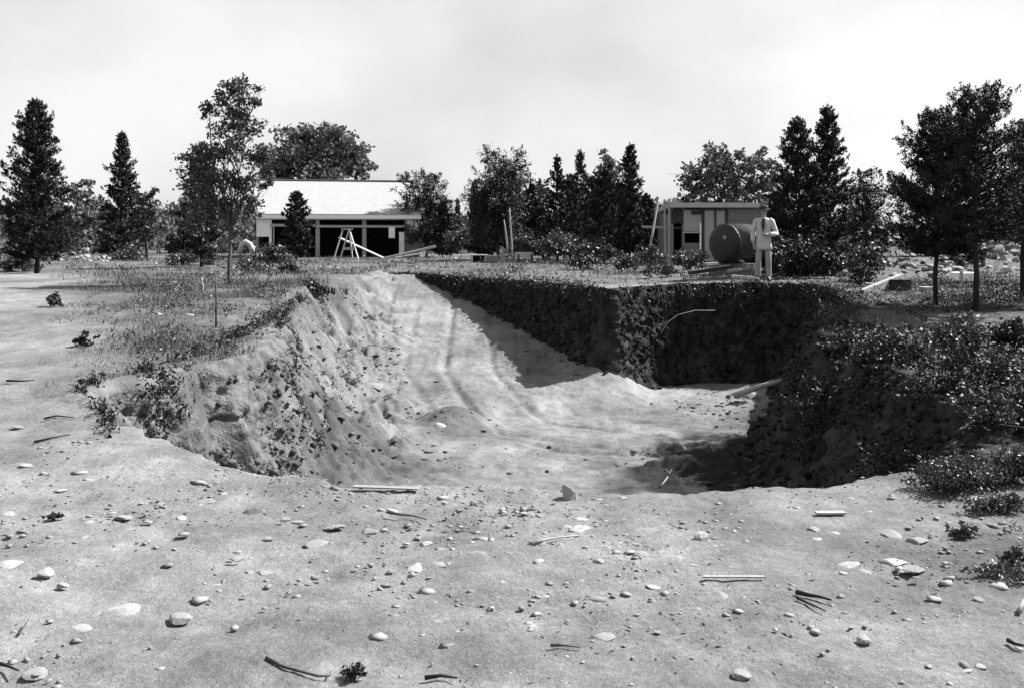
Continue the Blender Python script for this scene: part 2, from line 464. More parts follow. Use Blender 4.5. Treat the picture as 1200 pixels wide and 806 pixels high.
def ground_mat():
    m = bpy.data.materials.new('bare_dirt'); m.use_nodes = True
    t = m.node_tree; b = t.nodes['Principled BSDF']
    b.inputs['Roughness'].default_value = 1.0; b.inputs['Specular IOR Level'].default_value = .05
    g = t.nodes.new('ShaderNodeNewGeometry')
    def noise(sc, det=4, rough=.6, stretch=None):
        n = t.nodes.new('ShaderNodeTexNoise'); n.inputs['Scale'].default_value = sc; n.inputs['Detail'].default_value = det; n.inputs['Roughness'].default_value = rough
        if stretch:
            mp = t.nodes.new('ShaderNodeMapping'); mp.inputs['Scale'].default_value = stretch[0]; mp.inputs['Rotation'].default_value = (0, 0, stretch[1])
            t.links.new(g.outputs['Position'], mp.inputs[0]); t.links.new(mp.outputs[0], n.inputs['Vector'])
        else: t.links.new(g.outputs['Position'], n.inputs['Vector'])
        return n.outputs['Fac']
    def mr(v, a, b_, lo, hi):
        r = t.nodes.new('ShaderNodeMapRange'); t.links.new(v, r.inputs[0])
        for k, q in zip(('From Min', 'From Max', 'To Min', 'To Max'), (a, b_, lo, hi)): r.inputs[k].default_value = q
        return r.outputs[0]
    def mth(op, a, b_):
        n = t.nodes.new('ShaderNodeMath'); n.operation = op
        for i, q in enumerate((a, b_)):
            if isinstance(q, (int, float)): n.inputs[i].default_value = q
            else: t.links.new(q, n.inputs[i])
        return n.outputs[0]
    def mixv(f, a, b_):
        n = t.nodes.new('ShaderNodeMix'); n.data_type = 'FLOAT'
        for k, q in ((0, f), (2, a), (3, b_)):
            if isinstance(q, (int, float)): n.inputs[k].default_value = q
            else: t.links.new(q, n.inputs[k])
        return n.outputs[0]
    def attr(nm):
        a = t.nodes.new('ShaderNodeAttribute'); a.attribute_name = nm; return a.outputs['Fac']
    big = mr(noise(.55, 5, .65), .35, .65, .66, 1.26)
    mid = mr(noise(2.6, 6, .75), .3, .7, .70, 1.26)
    streak = mr(noise(1.9, 6, .7, ((1, .25, 1), .5)), .3, .7, .80, 1.16)
    grit = mr(noise(34, 4, .8), .3, .7, .74, 1.28)
    fine = mr(noise(110, 2, .8), .3, .7, .82, 1.2)
    dirt = mth('MULTIPLY', DIRT, mth('MULTIPLY', mth('MULTIPLY', big, mid), mth('MULTIPLY', streak, mth('MULTIPLY', grit, fine))))
    # crushed pale grains in the dirt
    vo = t.nodes.new('ShaderNodeTexVoronoi'); vo.inputs['Scale'].default_value = 15; t.links.new(g.outputs['Position'], vo.inputs['Vector'])
    grain = mth('MULTIPLY', mr(vo.outputs['Distance'], .12, .26, 1, 0), mr(noise(1.1, 3), .5, .66, 0, 1))
    dirt = mth('ADD', dirt, mth('MULTIPLY', grain, DIRT * .55))
    soil = mth('MULTIPLY', .020, mth('MULTIPLY', mid, grit))  # loose dark soil, set blacker for the pit shade painted with it
    turf = mth('MULTIPLY', TURFC, mth('MULTIPLY', mth('MULTIPLY', big, mid), mth('MULTIPLY', grit, mr(noise(9, 5, .7), .3, .7, .6, 1.4))))
    pit = mth('MULTIPLY', dirt, PITC)
    c = mixv(attr('inpit'), dirt, pit)
    c = mixv(attr('track'), c, mth('MULTIPLY', dirt, 1.05))
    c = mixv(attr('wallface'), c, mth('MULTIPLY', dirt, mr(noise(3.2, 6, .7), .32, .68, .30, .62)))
    c = mixv(attr('soil_shade'), c, soil)
    c = mixv(attr('cover'), c, turf)
    t.links.new(c, b.inputs['Base Color'])
    bh = mth('ADD', mth('MULTIPLY', noise(28, 5, .75), 1.0), mth('MULTIPLY', noise(90, 3, .8), .4))
    bp = t.nodes.new('ShaderNodeBump'); bp.inputs['Strength'].default_value = .8; bp.inputs['Distance'].default_value = .022
    t.links.new(bh, bp.inputs['Height']); t.links.new(bp.outputs[0], b.inputs['Normal'])
    return m
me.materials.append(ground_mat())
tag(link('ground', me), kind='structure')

# the cut earth walls: a dense sheet along the steep part of the rim
def earth_wall():
    pts = [Vector((x, y)) for x, y, w in RIM[9:30]]
    # resample
    P = []; 
    for a, b in zip(pts[:-1], pts[1:]):
        n = max(2, int((b - a).length / .04))
        for k in range(n): P.append(a + (b - a) * (k / n))
    P.append(pts[-1])
    for _ in range(3):
        P = [P[0]] + [(P[i - 1] + P[i] * 2 + P[i + 1]) / 4 for i in range(1, len(P) - 1)] + [P[-1]]
    n = len(P); X = np.array([p.x for p in P]); Y = np.array([p.y for p in P])
    tx = np.gradient(X); ty = np.gradient(Y); L = np.hypot(tx, ty)
    nxn, nyn = -ty / L, tx / L          # inward normal (the rim runs counter-clockwise)
    # check orientation
    s, _ = rim_dist(X + nxn * .3, Y + nyn * .3)
    if s.mean() < 0: nxn, nyn = -nxn, -nyn
    rows = 56
    VV = []
    arc = np.cumsum(L)
    slopey = sstep(19.5, 17.5, Y) * np.where(X > 3, 0.95, 0) * (1 + .5 * fbm2(X * 1.1, Y * 1.1, 3, 76))        # the right wall leans back
    taper = np.minimum(sstep(28.6, 24.0, Y), 1.0)
    G = base_ground(X, Y)
    for j in range(rows):
        t = j / (rows - 1)
        if j == 0: off = -.22; 
        elif j == 1: off = -.05
        else: off = .16 + .22 * t ** 2 + slopey * t
        xx = X + nxn * off; yy = Y + nyn * off
        fl = np.minimum(floor_z(X + nxn * .5, Y + nyn * .5), G) - .12
        tt = max(0, (j - 2) / (rows - 3))
        z = G + .035 + (fl - G) * tt
        if j < 2: z = base_ground(xx, yy) + (.02 if j else -.03)
        amp = (0 if j == 0 else .25 if j == 1 else 1.0) * (.35 + .65 * taper)
        rag = np.where((X > 3.3) & (Y < 20), .22, .08)
        dsp = rag * fbm3(xx / .55, yy / .55, z / .8, 3, 71) + .15 * fbm3(xx / .15, yy / .15, z / .17, 3, 72, .7) + .05 * np.abs(vn3(arc * 7, arc * 0, z * 1.1, 73))
        talus = .07 * max(0, tt - .72) / .28 * (1 + fbm2(arc * 1.2, arc * 0 + 3, 2, 74))
        xx = xx + nxn * (dsp * amp + talus * (.4 + .6 * taper)); yy = yy + nyn * (dsp * amp + talus * (.4 + .6 * taper))
        z = z + amp * .05 * fbm3(xx * 5, yy * 5, z * 5, 2, 75)
        VV.append(np.stack([xx, yy, z], -1))
    VV = np.array(VV); I = np.arange(rows * n).reshape(rows, n)
    Fq = np.stack([I[:-1, :-1], I[:-1, 1:], I[1:, 1:], I[1:, :-1]], -1).reshape(-1, 4)
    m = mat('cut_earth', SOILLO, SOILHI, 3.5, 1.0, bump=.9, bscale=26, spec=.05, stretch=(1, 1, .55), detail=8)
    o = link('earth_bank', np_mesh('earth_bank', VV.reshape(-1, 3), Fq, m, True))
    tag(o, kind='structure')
    return P, nxn, nyn, X, Y, G, VV
WP, WNX, WNY, WX, WY, WG, WALL = earth_wall()

def left_bank():
    R_ = [(-3.75, 15.8, 2.2)] + RIM[-4:] + RIM[:3]
    P = []
    for a, b in zip(R_[:-1], R_[1:]):
        n = max(2, int(math.hypot(b[0] - a[0], b[1] - a[1]) / .035))
        for k in range(n): t = k / n; P.append([a[j] + (b[j] - a[j]) * t for j in range(3)])
    P = np.array(P)
    for _ in range(8): P[1:-1] = (P[:-2] + 2 * P[1:-1] + P[2:]) / 4
    X, Y, Wr = P.T; n = len(X)
    tx, ty = np.gradient(X), np.gradient(Y); L = np.hypot(tx, ty); nx_, ny_ = -ty / L, tx / L
    if rim_dist(X + nx_ * .3, Y + ny_ * .3)[0].mean() < 0: nx_, ny_ = -nx_, -ny_
    arc = np.cumsum(L); G = base_ground(X, Y); rows = 64; VV = []
    end = np.clip(np.minimum((arc - arc[0]) / 1.7, (arc[-1] - arc) / .8), 0, 1)
    wav = .22 * fbm2(arc / .9, arc * 0, 4, 171)
    for j in range(rows):
        tt = j / (rows - 1)
        off = Wr * (1 - (1 - tt) ** (1 / 1.9)) + .10 + wav - .28 * (1 - end)
        if j == 0: off = np.full(n, -.30)
        if j == 1: off = np.minimum(off - .06, .05)
        xx = X + nx_ * off; yy = Y + ny_ * off
        fl = floor_z(X + nx_ * (Wr + .3), Y + ny_ * (Wr + .3)) - .15
        z = G - .02 + (fl - G) * tt
        if j < 2: z = base_ground(xx, yy) + (-.02 if j == 0 else .03)
        amp = (0, .35, .6, .8)[j] * end if j < 4 else end
        groove = np.abs(vn2(arc * 2.6 + 3 * fbm2(arc * 1.5, z, 2, 172), z * .5, 173))
        d = .12 * fbm3(xx / .5, yy / .5, z / .5, 3, 174) + .095 * fbm3(xx / .13, yy / .13, z / .13, 3, 175, .7) - .10 * (1 - groove) ** 3 * min(1, 3 * tt)
        xx = xx + nx_ * d * amp; yy = yy + ny_ * d * amp
        VV.append(np.stack([xx, yy, z + .03 * amp * fbm3(xx * 7, yy * 7, z * 7, 2, 176)], -1))
    VV = np.array(VV); I = np.arange(rows * n).reshape(rows, n)
    Fq = np.stack([I[:-1, :-1], I[:-1, 1:], I[1:, 1:], I[1:, :-1]], -1).reshape(-1, 4)
    m = mat('bank_earth', .040, .14, 4.0, 1.0, bump=.9, bscale=30, spec=.05, detail=9)
    tag(link('earth_bank', np_mesh('earth_bank', VV.reshape(-1, 3), Fq, m, True)), kind='structure')
    return VV
LBANK = left_bank()

# ------------------------------------------------------------------ leaves
def leaf_quads(C, D, L, Wd, rng, jit=.6, flat=0.0):
    """diamond leaves: C centres (n,3), D main directions (n,3)"""
    n = len(C)
    D = D + rng.normal(0, jit, (n, 3)); D /= np.linalg.norm(D, axis=1, keepdims=True) + 1e-9
    R = rng.normal(0, 1, (n, 3))
    if flat: R[:, 2] *= (1 - flat)
    S = np.cross(D, R); S /= np.linalg.norm(S, axis=1, keepdims=True) + 1e-9
    N = np.cross(S, D)
    L = (np.asarray(L) * rng.uniform(.65, 1.35, n))[:, None]; Wd = (np.asarray(Wd) * rng.uniform(.7, 1.3, n))[:, None]
    a = C - D * L * .5; b = C + S * Wd * .5 + N * Wd * .12; c = C + D * L * .5; d = C - S * Wd * .5 + N * Wd * .12
    V = np.stack([a, b, c, d], 1).reshape(-1, 3)
    Fq = np.arange(4 * n).reshape(n, 4)
    return V, Fq

def limb(mb, a, b, r0, r1, rng, n=6, wob=.06, seg=5):
    a = np.array(a, float); b = np.array(b, float); L = np.linalg.norm(b - a)
    pts = []; rad = []
    for k in range(seg + 1):
        t = k / seg
        p = a + (b - a) * t + (rng.normal(0, wob * L, 3) if 0 < k < seg else 0)
        p[2] += .06 * L * math.sin(t * math.pi) 
        pts.append(tuple(p)); rad.append(r0 + (r1 - r0) * t)
    mb.tube(pts, rad, n)
    return pts

def cedar(px, d, top, hw, label, bottom=None, matl='cedar', dens=1.0, group='', seed=1, sparse_top=.0, trunk_m='bark', lean=0.0, name='cedar_tree', cat='tree', power=.9, base_d=None, leafk=1.0, rough=.35):
    rng = np.random.default_rng(seed)
    x = at(px, d); g = gz(x, d)
    H = zt(top, d) - g; R = hw / F * d
    zb = max(.05, (zt(bottom, d) - g)) if bottom else .25
    root = empty(name, (x, d, g))
    tag(root, label, cat, group or None)
    tr = MB()
    tp = [(0, 0, -.1)]; rad = [max(.03, H * .0145)]
    for k in range(1, 7):
        t = k / 6
        tp.append((lean * t * H + rng.normal(0, .01 * H), rng.normal(0, .01 * H), t * H * .97)); rad.append(max(.03, H * .0145) * (1 - t * .9))
    tr.tube(tp, rad, 7)
    ll = max(.05, d * .0030) * leafk; lw = ll * .36
    nb = int((40 + H * 15) * dens)
    Cs = []; Ds = []
    for i in range(nb):
        t = ((i + rng.uniform(0, 1)) / nb) ** 1.0
        h = zb + (H * .97 - zb) * t
        az = i * 2.399 + rng.normal(0, .6)
        prof = min(1, (1 - t) ** power * 1.1 + .07) * min(1, .55 + t * 3.2)
        Lb = 1.22 * R * prof * rng.choice([rng.uniform(.55, .9), rng.uniform(.8, 1.05), rng.uniform(1.0, 1.3)], p=[.4, .45, .15])
        up = .15 + .75 * t + rng.normal(0, .18)
        dirv = np.array([math.cos(az), math.sin(az), up]); dirv /= np.linalg.norm(dirv)
        o = np.array([lean * h, 0, max(.1, h - Lb * .35)])
        if Lb > .12 * R: tr.tube([tuple(o), tuple(o + dirv * Lb * .5), tuple(o + dirv * Lb * .95)], [.004 * H + .003, .002 * H + .002, .002], 4, False)
        # sprays along the branch: each a tight tuft of needles, longer towards the tip
        ns = max(3, int((5 + 9 * prof) * (1 - sparse_top * .75 * t ** 1.5)))
        for q in range(ns):
            u = rng.uniform(.18, 1.0) ** .8
            sd = dirv * .8 + rng.normal(0, .55, 3) + np.array([0, 0, .35]); sd /= np.linalg.norm(sd)
            Ls = (.10 + .16 * (1 - .5 * u)) * (R * .5 + .25) * rng.uniform(.6, 1.4)
            c0 = o + dirv * Lb * u + rng.normal(0, 1, 3) * Lb * .09 * (1.2 - u)
            m = int(np.clip(13 * dens * (Ls / ll) * .42, 8, 40))
            v = rng.uniform(0, 1, m)
            Cs.append(c0 + sd * (Ls * v)[:, None] + rng.normal(0, 1, (m, 3)) * (Ls * .20 * (1.1 - v * .8))[:, None]); Ds.append(np.repeat((sd + np.array([0, 0, .2]))[None], m, 0))
    # leader
    m = 40; v = rng.uniform(0, 1, m)
    Cs.append(np.stack([lean * H + rng.normal(0, .035 * R * 3, m) * (1.1 - v), rng.normal(0, .035 * R * 3, m) * (1.1 - v), H * (.90 + .11 * v)], -1)); Ds.append(np.tile([0, 0, 1.0], (m, 1)))
    C = np.concatenate(Cs); D = np.concatenate(Ds)
    V, Fq = leaf_quads(C, D, ll, lw, rng, .55)
    tr.build('trunk', M[trunk_m], root, True)
    link('crown', np_mesh('crown', V, Fq, M[matl]), root)
    return root

def leafy(px, d, blobs, label, matl='leaf', dens=1.0, group='', seed=1, trunk_m='bark', name='broadleaf_tree', cat='tree', leaf=None, trunk_r=None, forks=None, clump=.30, limbs=True, lw=.55, base=None, flat=.3, skin=.5, sprig=0.0):
    """blobs: (px, py, rx, ry) in photograph pixels at distance d; the crown fills them in depth as well"""
    rng = np.random.default_rng(seed)
    x = at(px, d); g = gz(x, d) if base is None else base
    root = empty(name, (x, d, g)); tag(root, label, cat, group or None)
    ll = leaf or max(.06, d * .0042)
    B = []; BD = []
    for bl in blobs:
        bx, by, rx, ry = bl[:4]
        c = np.array([at(bx, d) - x, 0.0, zt(by, d) - g]); r = np.array([rx / F * d, (rx + ry) * .5 / F * d, ry / F * d])
        c[1] = rng.normal(0, r[1] * .35)
        B.append((c, r)); BD.append(bl[4] if len(bl) > 4 else 1.0)
    H = max(c[2] + r[2] for c, r in B)
    tr = MB(); r0 = trunk_r or max(.04, H * .018)
    if limbs:
        lowest = min(c[2] - r[2] * .4 for c, r in B)
        fz = max(.15 * H, min(lowest, H * .45))
        top = np.array([rng.normal(0, .02 * H), rng.normal(0, .02 * H), fz])
        limb(tr, (0, 0, -.12), top, r0, r0 * .75, rng, 8, .015)
        for c, r in B:
            s = top * rng.uniform(.75, 1.0)
            pts = limb(tr, s, c + np.array([0, 0, r[2] * .3]), r0 * .5, r0 * .1, rng, 6, .05)
            for k in range(5):
                q = np.array(pts[rng.integers(2, 6)]); e = c + rng.normal(0, .5, 3) * r
                limb(tr, q, e, r0 * .16, r0 * .04, rng, 4, .06, 3)
    Cs = []; Ds = []
    for (c, r), bd in zip(B, BD):
        area = 4 * (r[0] * r[2] + r[0] * r[1] + r[1] * r[2])
        n = int(bd * dens * area * 1.25 / (ll * ll * lw * .5))
        n = min(n, 16000)
        nc = max(5, int(n / (44 if sprig else 26)))
        r = np.abs(r); u = rng.normal(0, 1, (nc, 3)); u /= np.linalg.norm(u, axis=1, keepdims=True)
        rad = (rng.uniform(0, 1, nc) ** skin)
        rad *= 1 + .16 * np.sin(u[:, 0] * 5 + seed) + .14 * np.sin(u[:, 2] * 6 + u[:, 1] * 4 + seed * 2)
        cc = c + u * r * rad[:, None]
        k = rng.integers(0, nc, n)
        r = np.abs(r); sp = clump * r.mean() * .55
        pos = cc[k] + rng.normal(0, 1, (n, 3)) * sp * np.array([1, 1, .75])
        if sprig:
            sd = u + rng.normal(0, .5, u.shape) + np.array([0, 0, .35]); sd /= np.linalg.norm(sd, axis=1, keepdims=True)
            Ls = sprig * rng.uniform(.5, 1.6, nc)
            v = rng.uniform(-.2, 1, n)
            pos = cc[k] + sd[k] * (Ls[k] * v)[:, None] + rng.normal(0, 1, (n, 3)) * (Ls[k] * .22 * (1.15 - v * .8))[:, None]
            Cs.append(pos); Ds.append(sd[k]); continue
        Cs.append(pos); Ds.append(u[k] * .6 + np.array([0, 0, -.25]))
    C = np.concatenate(Cs); D = np.concatenate(Ds)
    C[:, 2] = np.maximum(C[:, 2], .02); 
    V, Fq = leaf_quads(C, D, ll, ll * lw, rng, .7, flat)
    if limbs: tr.build('trunk', M[trunk_m], root, True)
    link('crown', np_mesh('crown', V, Fq, M[matl]), root)
    return root

# ------------------------------------------------------------------ far trees first
n_tree = 'trees standing across the field'
def build_far():
    rng = np.random.default_rng(5)
    # far-off woods closing the field: one mass
    Cs = []
    for k in range(420):
        x = rng.uniform(-110, 110); y = rng.uniform(120, 150)
        h = 4.2 + 2.2 * vn2(np.array([x / 14.0]), np.array([3.0]), 3)[0] + rng.uniform(-.6, .8)
        w = rng.uniform(1.6, 3.2)
        n = 60
        u = rng.normal(0, 1, (n, 3)); u /= np.linalg.norm(u, axis=1, keepdims=True)
        Cs.append(np.array([x, y, .3 + h * .5]) + u * np.array([w, w, h * .5]) * rng.uniform(.5, 1, (n, 1)))
    C = np.concatenate(Cs); C[:, 2] = np.maximum(C[:, 2], .3)
    V, Fq = leaf_quads(C, np.tile([0, 0, -1.0], (len(C), 1)), 1.1, .8, rng, .8, .3)
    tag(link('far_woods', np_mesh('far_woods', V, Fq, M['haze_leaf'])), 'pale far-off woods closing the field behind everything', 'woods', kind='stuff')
build_far()
def hedgerow():
    rng = np.random.default_rng(6)
    Cs = []
    for k in range(620):
        x = rng.uniform(-62, 62); y = rng.uniform(63, 74) + (6 if -17 < x < 0 else 0)
        h = 1.5 + .9 * vn2(np.array([x / 5.0]), np.array([1.0]), 13)[0] + rng.uniform(-.4, .6); w = rng.uniform(.8, 1.6); n = 46
        u = rng.normal(0, 1, (n, 3)); u /= np.linalg.norm(u, axis=1, keepdims=True)
        Cs.append(np.array([x, y, .35 + h * .5]) + u * np.array([w, w, h * .5]) * rng.uniform(.5, 1, (n, 1)))
    C = np.concatenate(Cs); C[:, 2] = np.maximum(C[:, 2], .32)
    V, Fq = leaf_quads(C, np.tile([0, 0, 1.0], (len(C), 1)), .42, .2, rng, .8, .2)
    tag(link('undergrowth', np_mesh('undergrowth', V, Fq, M['far_leaf'])), 'grey brush closing the far side of the field', 'undergrowth', kind='stuff')
hedgerow()
# ------------------------------------------------------------------ buildings
def building():
    d0 = 56.0
    ox = at(300, d0); oy = d0
    root = empty('open_garage', (ox, oy, gz(ox + 4, 57.0)), math.radians(12.0))
    tag(root, 'long pale-roofed open-fronted garage or shed with three dark bays across the field', 'garage')
    Lx = 9.3; Dy = 8.0; we = 2.45; wr = 4.62
    def B(name, boxes, m):
        mb = MB()
        for c, s in boxes: mb.box(c, s)
        return mb.build(name, M[m], root)
    # shell
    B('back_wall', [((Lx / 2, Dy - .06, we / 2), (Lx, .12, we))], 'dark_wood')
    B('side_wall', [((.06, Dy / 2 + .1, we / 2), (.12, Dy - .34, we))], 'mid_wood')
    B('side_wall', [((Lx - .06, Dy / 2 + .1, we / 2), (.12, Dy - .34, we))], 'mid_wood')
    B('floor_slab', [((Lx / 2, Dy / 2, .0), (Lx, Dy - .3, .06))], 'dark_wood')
    for xg in (.06, Lx - .06):
        mb = MB(); mb.poly([(xg - .05, .02, we), (xg - .05, Dy - .02, we), (xg - .05, Dy / 2, wr - .12), (xg + .05, .02, we), (xg + .05, Dy - .02, we), (xg + .05, Dy / 2, wr - .12)],
                           [(0, 1, 2), (5, 4, 3), (0, 3, 4, 1), (1, 4, 5, 2), (2, 5, 3, 0)])
        mb.build('gable', M['mid_wood'], root)
    # roof laid in overlapping courses
    rng = np.random.default_rng(3)
    for side in (0, 1):
        mb = MB(); n = 15
        for k in range(n):
            t0 = k / n; t1 = (k + 1.15) / n
            if side == 0: ya, yb = -.45 + (Dy / 2 + .45) * t0, -.45 + (Dy / 2 + .45) * min(1, t1)
            else: ya, yb = Dy + .45 - (Dy / 2 + .45) * t0, Dy + .45 - (Dy / 2 + .45) * min(1, t1)
            za = we + .02 + (wr - we) * t0; zb = we + .02 + (wr - we) * min(1, t1)
            jog = rng.normal(0, .012, 2)
            mb.bar((-.28 + jog[0], ya, za + .03), (-.28 + jog[0], yb, zb + .03), .001, .001)
            x0, x1 = -.28 + jog[0], Lx + .14 + jog[1]
            P = [(x0, ya, za + .03), (x1, ya, za + .03), (x1, yb, zb + .035), (x0, yb, zb + .035), (x0, ya, za), (x1, ya, za), (x1, yb, zb - .03), (x0, yb, zb - .03)]
            mb.poly(P, [(0, 1, 2, 3), (7, 6, 5, 4), (0, 4, 5, 1), (1, 5, 6, 2), (2, 6, 7, 3), (3, 7, 4, 0)])
        mb.build('roof', M['roof'], root)
    B('ridge_cap', [((Lx / 2, Dy / 2, wr + .07), (Lx + .5, .3, .06))], 'roof')
    B('fascia', [((Lx / 2 - .07, -.40, we - .08), (Lx + .36, .05, .26))], 'white')
    B('header', [((Lx / 2, .0, we - .17), (Lx - .02, .16, .2))], 'white')
    B('corner_panel', [((.40, -.03, we - .75), (.74, .1, 1.0))], 'white')
    B('corner_panel', [((Lx - .36, -.03, we - .66), (.66, .1, .8))], 'white')
    for u, w, m in ((.8, .14, 'white'), (3.45, .24, 'mid_wood'), (6.12, .24, 'mid_wood'), (8.55, .13, 'mid_wood')):
        B('post', [((u, .02, we / 2 - .14), (w, .18, we - .28))], m)
    B('door_jamb', [((8.28, -.22, .72), (.30, .08, 1.5))], 'white')
    B('rail', [((2.05, -.14, 1.86), (2.5, .07, .16))], 'fresh_wood')
    B('rail', [((6.0, -.14, 1.80), (5.35, .07, .14))], 'fresh_wood')
    B('brace', [((.98, -.14, 1.3), (.07, .06, 1.0))], 'fresh_wood')
    # low wall stub right of the bays
    B('wall_stub', [((Lx - .35, -.12, .42), (.75, .26, .95))], 'dim_stone')
    # loose: hanging board, trestle, planks
    h = empty('hanging_board', root.matrix_basis @ Vector((7.7, -.24, 1.1))); h.rotation_euler.z = root.rotation_euler.z
    tag(h, 'small white board hanging from the rail in the right-hand bay of the garage', 'board')
    MB().box((0, 0, .35), (.36, .03, .66)).build('panel', M['white'], h)
    for u in (-.1, .1): MB().bar((u, 0, .68), (u, 0, .8), .02, .02).build('hook', M['iron'], h)
building()

def P3(px, py, d): return Vector((at(px, d), d, zt(py, d)))

def trestle():
    d = 53.5; x = at(408, d); g = gz(x, d)
    r = empty('trestle', (x, d, g), math.radians(8)); tag(r, 'tall pale A-frame trestle standing before the open bays of the garage', 'trestle')
    for sx, ty in ((-.42, -.35), (.55, -.35)):
        MB().bar((sx, ty, 0), (.06, -.05, 1.62), .09, .05).build('leg', M['fresh_wood'], r)
    for sx, ty in ((-.78, .35), (.22, .35)):
        MB().bar((sx, ty, 0), (-.30 if sx < 0 else .06, .05, 1.55), .08, .05).build('leg', M['fresh_wood'], r)
    MB().bar((-.27, -.30, .55), (.40, -.30, .57), .05, .14).build('crossbar', M['fresh_wood'], r)
    MB().box((-.06, 0, 1.6), (.62, .16, .07)).build('top', M['fresh_wood'], r)
trestle()

def lone_bar(name, a, b, w, h, m, label, cat, group=None):
    a = Vector(a); b = Vector(b); mid = (a + b) / 2
    o = MB().bar(a - mid, b - mid, w, h).build(name, M[m], None, loc=mid)
    return tag(o, label, cat, group)
lone_bar('plank', P3(398, 279, 55.2), P3(450, 303, 54.2), .26, .06, 'fresh_wood', 'broad plank leaning down out of the garage beside the A-frame trestle', 'plank')
lone_bar('pole', P3(447, 304, 53.6), P3(511, 289, 54.6), .16, .12, 'fresh_wood', 'long pale pole lying propped at the right corner of the garage', 'pole')
lone_bar('plank', P3(462, 302.5, 54.0), P3(500, 296, 55.0), .20, .05, 'mid_wood', 'short grey plank on the ground beside the white door jamb of the garage', 'plank')

def shed():
    d = 36.0; x0 = at(787, d); x1 = at(906, d); g = gz((x0 + x1) / 2, d) - .05
    Wd = x1 - x0; D = 3.2; r = empty('board_shack', (x0, d, g)); tag(r, 'low flat-roofed board shack with a pale double door behind the tank', 'shack')
    def px(p): return at(p, d) - x0
    def pz(p): return zt(p, d) - g
    top = pz(243)
    def box(name, u0, u1, w0, w1, m, y=0.0, th=.06):
        return MB().box(((u0 + u1) / 2, y, (w0 + w1) / 2), (u1 - u0, th, w1 - w0)).build(name, M[m], r)
    mb = MB(); mb.poly([(-.15, -.35, top - .02), (Wd + .15, -.35, top - .02), (Wd + .15, D + .2, top - .2), (-.15, D + .2, top - .2),
                        (-.15, -.35, top + .15), (Wd + .15, -.35, top + .15), (Wd + .15, D + .2, top - .04), (-.15, D + .2, top - .04)],
                       [(3, 2, 1, 0), (4, 5, 6, 7), (0, 1, 5, 4), (1, 2, 6, 5), (2, 3, 7, 6), (3, 0, 4, 7)])
    mb.build('roof', M['fresh_wood'], r)
    MB().box((Wd / 2, D, top / 2 - .15), (Wd, .06, top - .35)).build('back_wall', M['dark_wood'], r)
    MB().box((.0, D / 2 + .05, top / 2 - .12), (.06, D - .1, top - .3)).build('side_wall', M['old_wood'], r)
    MB().box((Wd, D / 2 + .05, top / 2 - .12), (.06, D - .1, top - .3)).build('side_wall', M['old_wood'], r)
    # left part: pale sheet over a dark opening over boards
    a, b = px(801), px(822)
    box('wall_panel', a, b, pz(271.5), pz(246.5), 'mid_wood')
    box('patch', a + .28, b, pz(252), pz(247), 'dark_wood', -.045, .02)
    box('sill', a - .05, b, pz(273.5), pz(272), 'fresh_wood', -.06, .12)
    for k in range(2):
        box('board', a, b - .01, pz(297 - k * 6) + .01, pz(291 - k * 6), 'old_wood')
    box('board', px(787), a - .02, pz(262), pz(247), 'dark_wood')
    for u in (px(788), a, b + .02, px(852.5), Wd - .06):
        box('post', u - .05, u + .05, -.1, top - .05, 'old_wood', .08, .1)
    # door
    dr = MB()
    u0, u1 = px(822.5), px(852); zt_ = pz(244.5); zm = px(838)
    for c in (u0 + .03, u1 - .03): dr.box((c, -.05, zt_ / 2), (.09, .06, zt_))
    dr.box(((u0 + u1) / 2, -.05, zt_ - .03), (u1 - u0 - .13, .058, .08)); dr.box((zm, -.05, zt_ / 2 - .02), (.06, .056, zt_ - .1))
    door = dr.build('door', M['dark_wood'], r)
    link('door_panel', MB().box(((u0 + zm) / 2 + .03, -.03, zt_ / 2 - .03), (zm - u0 - .12, .02, zt_ - .1)).mesh('door_panel', M['mid_wood']), door)
    link('door_panel', MB().box(((u1 + zm) / 2 - .02, -.03, zt_ / 2 - .03), (u1 - zm - .12, .02, zt_ - .1)).mesh('door_panel', M['mid_wood']), door)
    box('door_jamb', px(819.5), px(821.2), 0, pz(262), 'white', -.07, .05)
    # right part: horizontal boards
    n = 9
    for k in range(n):
        z0 = .05 + (top - .1) * k / n; z1 = .05 + (top - .1) * (k + 1) / n - .012
        box('board', px(853), Wd - .03, z0, z1, 'old_wood' if k > 3 else 'mid_wood', -.0 - .012 * (k % 2), .05)
    # rail running off to the left, poles leaning on it
    lone_bar('rail', P3(752, 266, 37), P3(802, 267.5, 36.6), .09, .09, 'mid_wood', 'thin horizontal rail between the dark cedars and the shack', 'rail')
    lone_bar('pole', P3(784, 234, 33.6), P3(784.5, 319, 33.0), .065, .065, 'pale_stick', 'tall upright pale pole in the brush left of the shack', 'pole')
    lone_bar('pole', P3(778.5, 234, 35.2), P3(779.5, 300, 35.0), .055, .055, 'pale_stick', 'shorter pale pole just behind the tall upright one', 'pole')
    lone_bar('pole', P3(771, 236, 35.4), P3(761.5, 292, 34.8), .06, .06, 'pale_stick', 'slanting pale pole leaning on the rail by the cedars', 'pole')
shed()

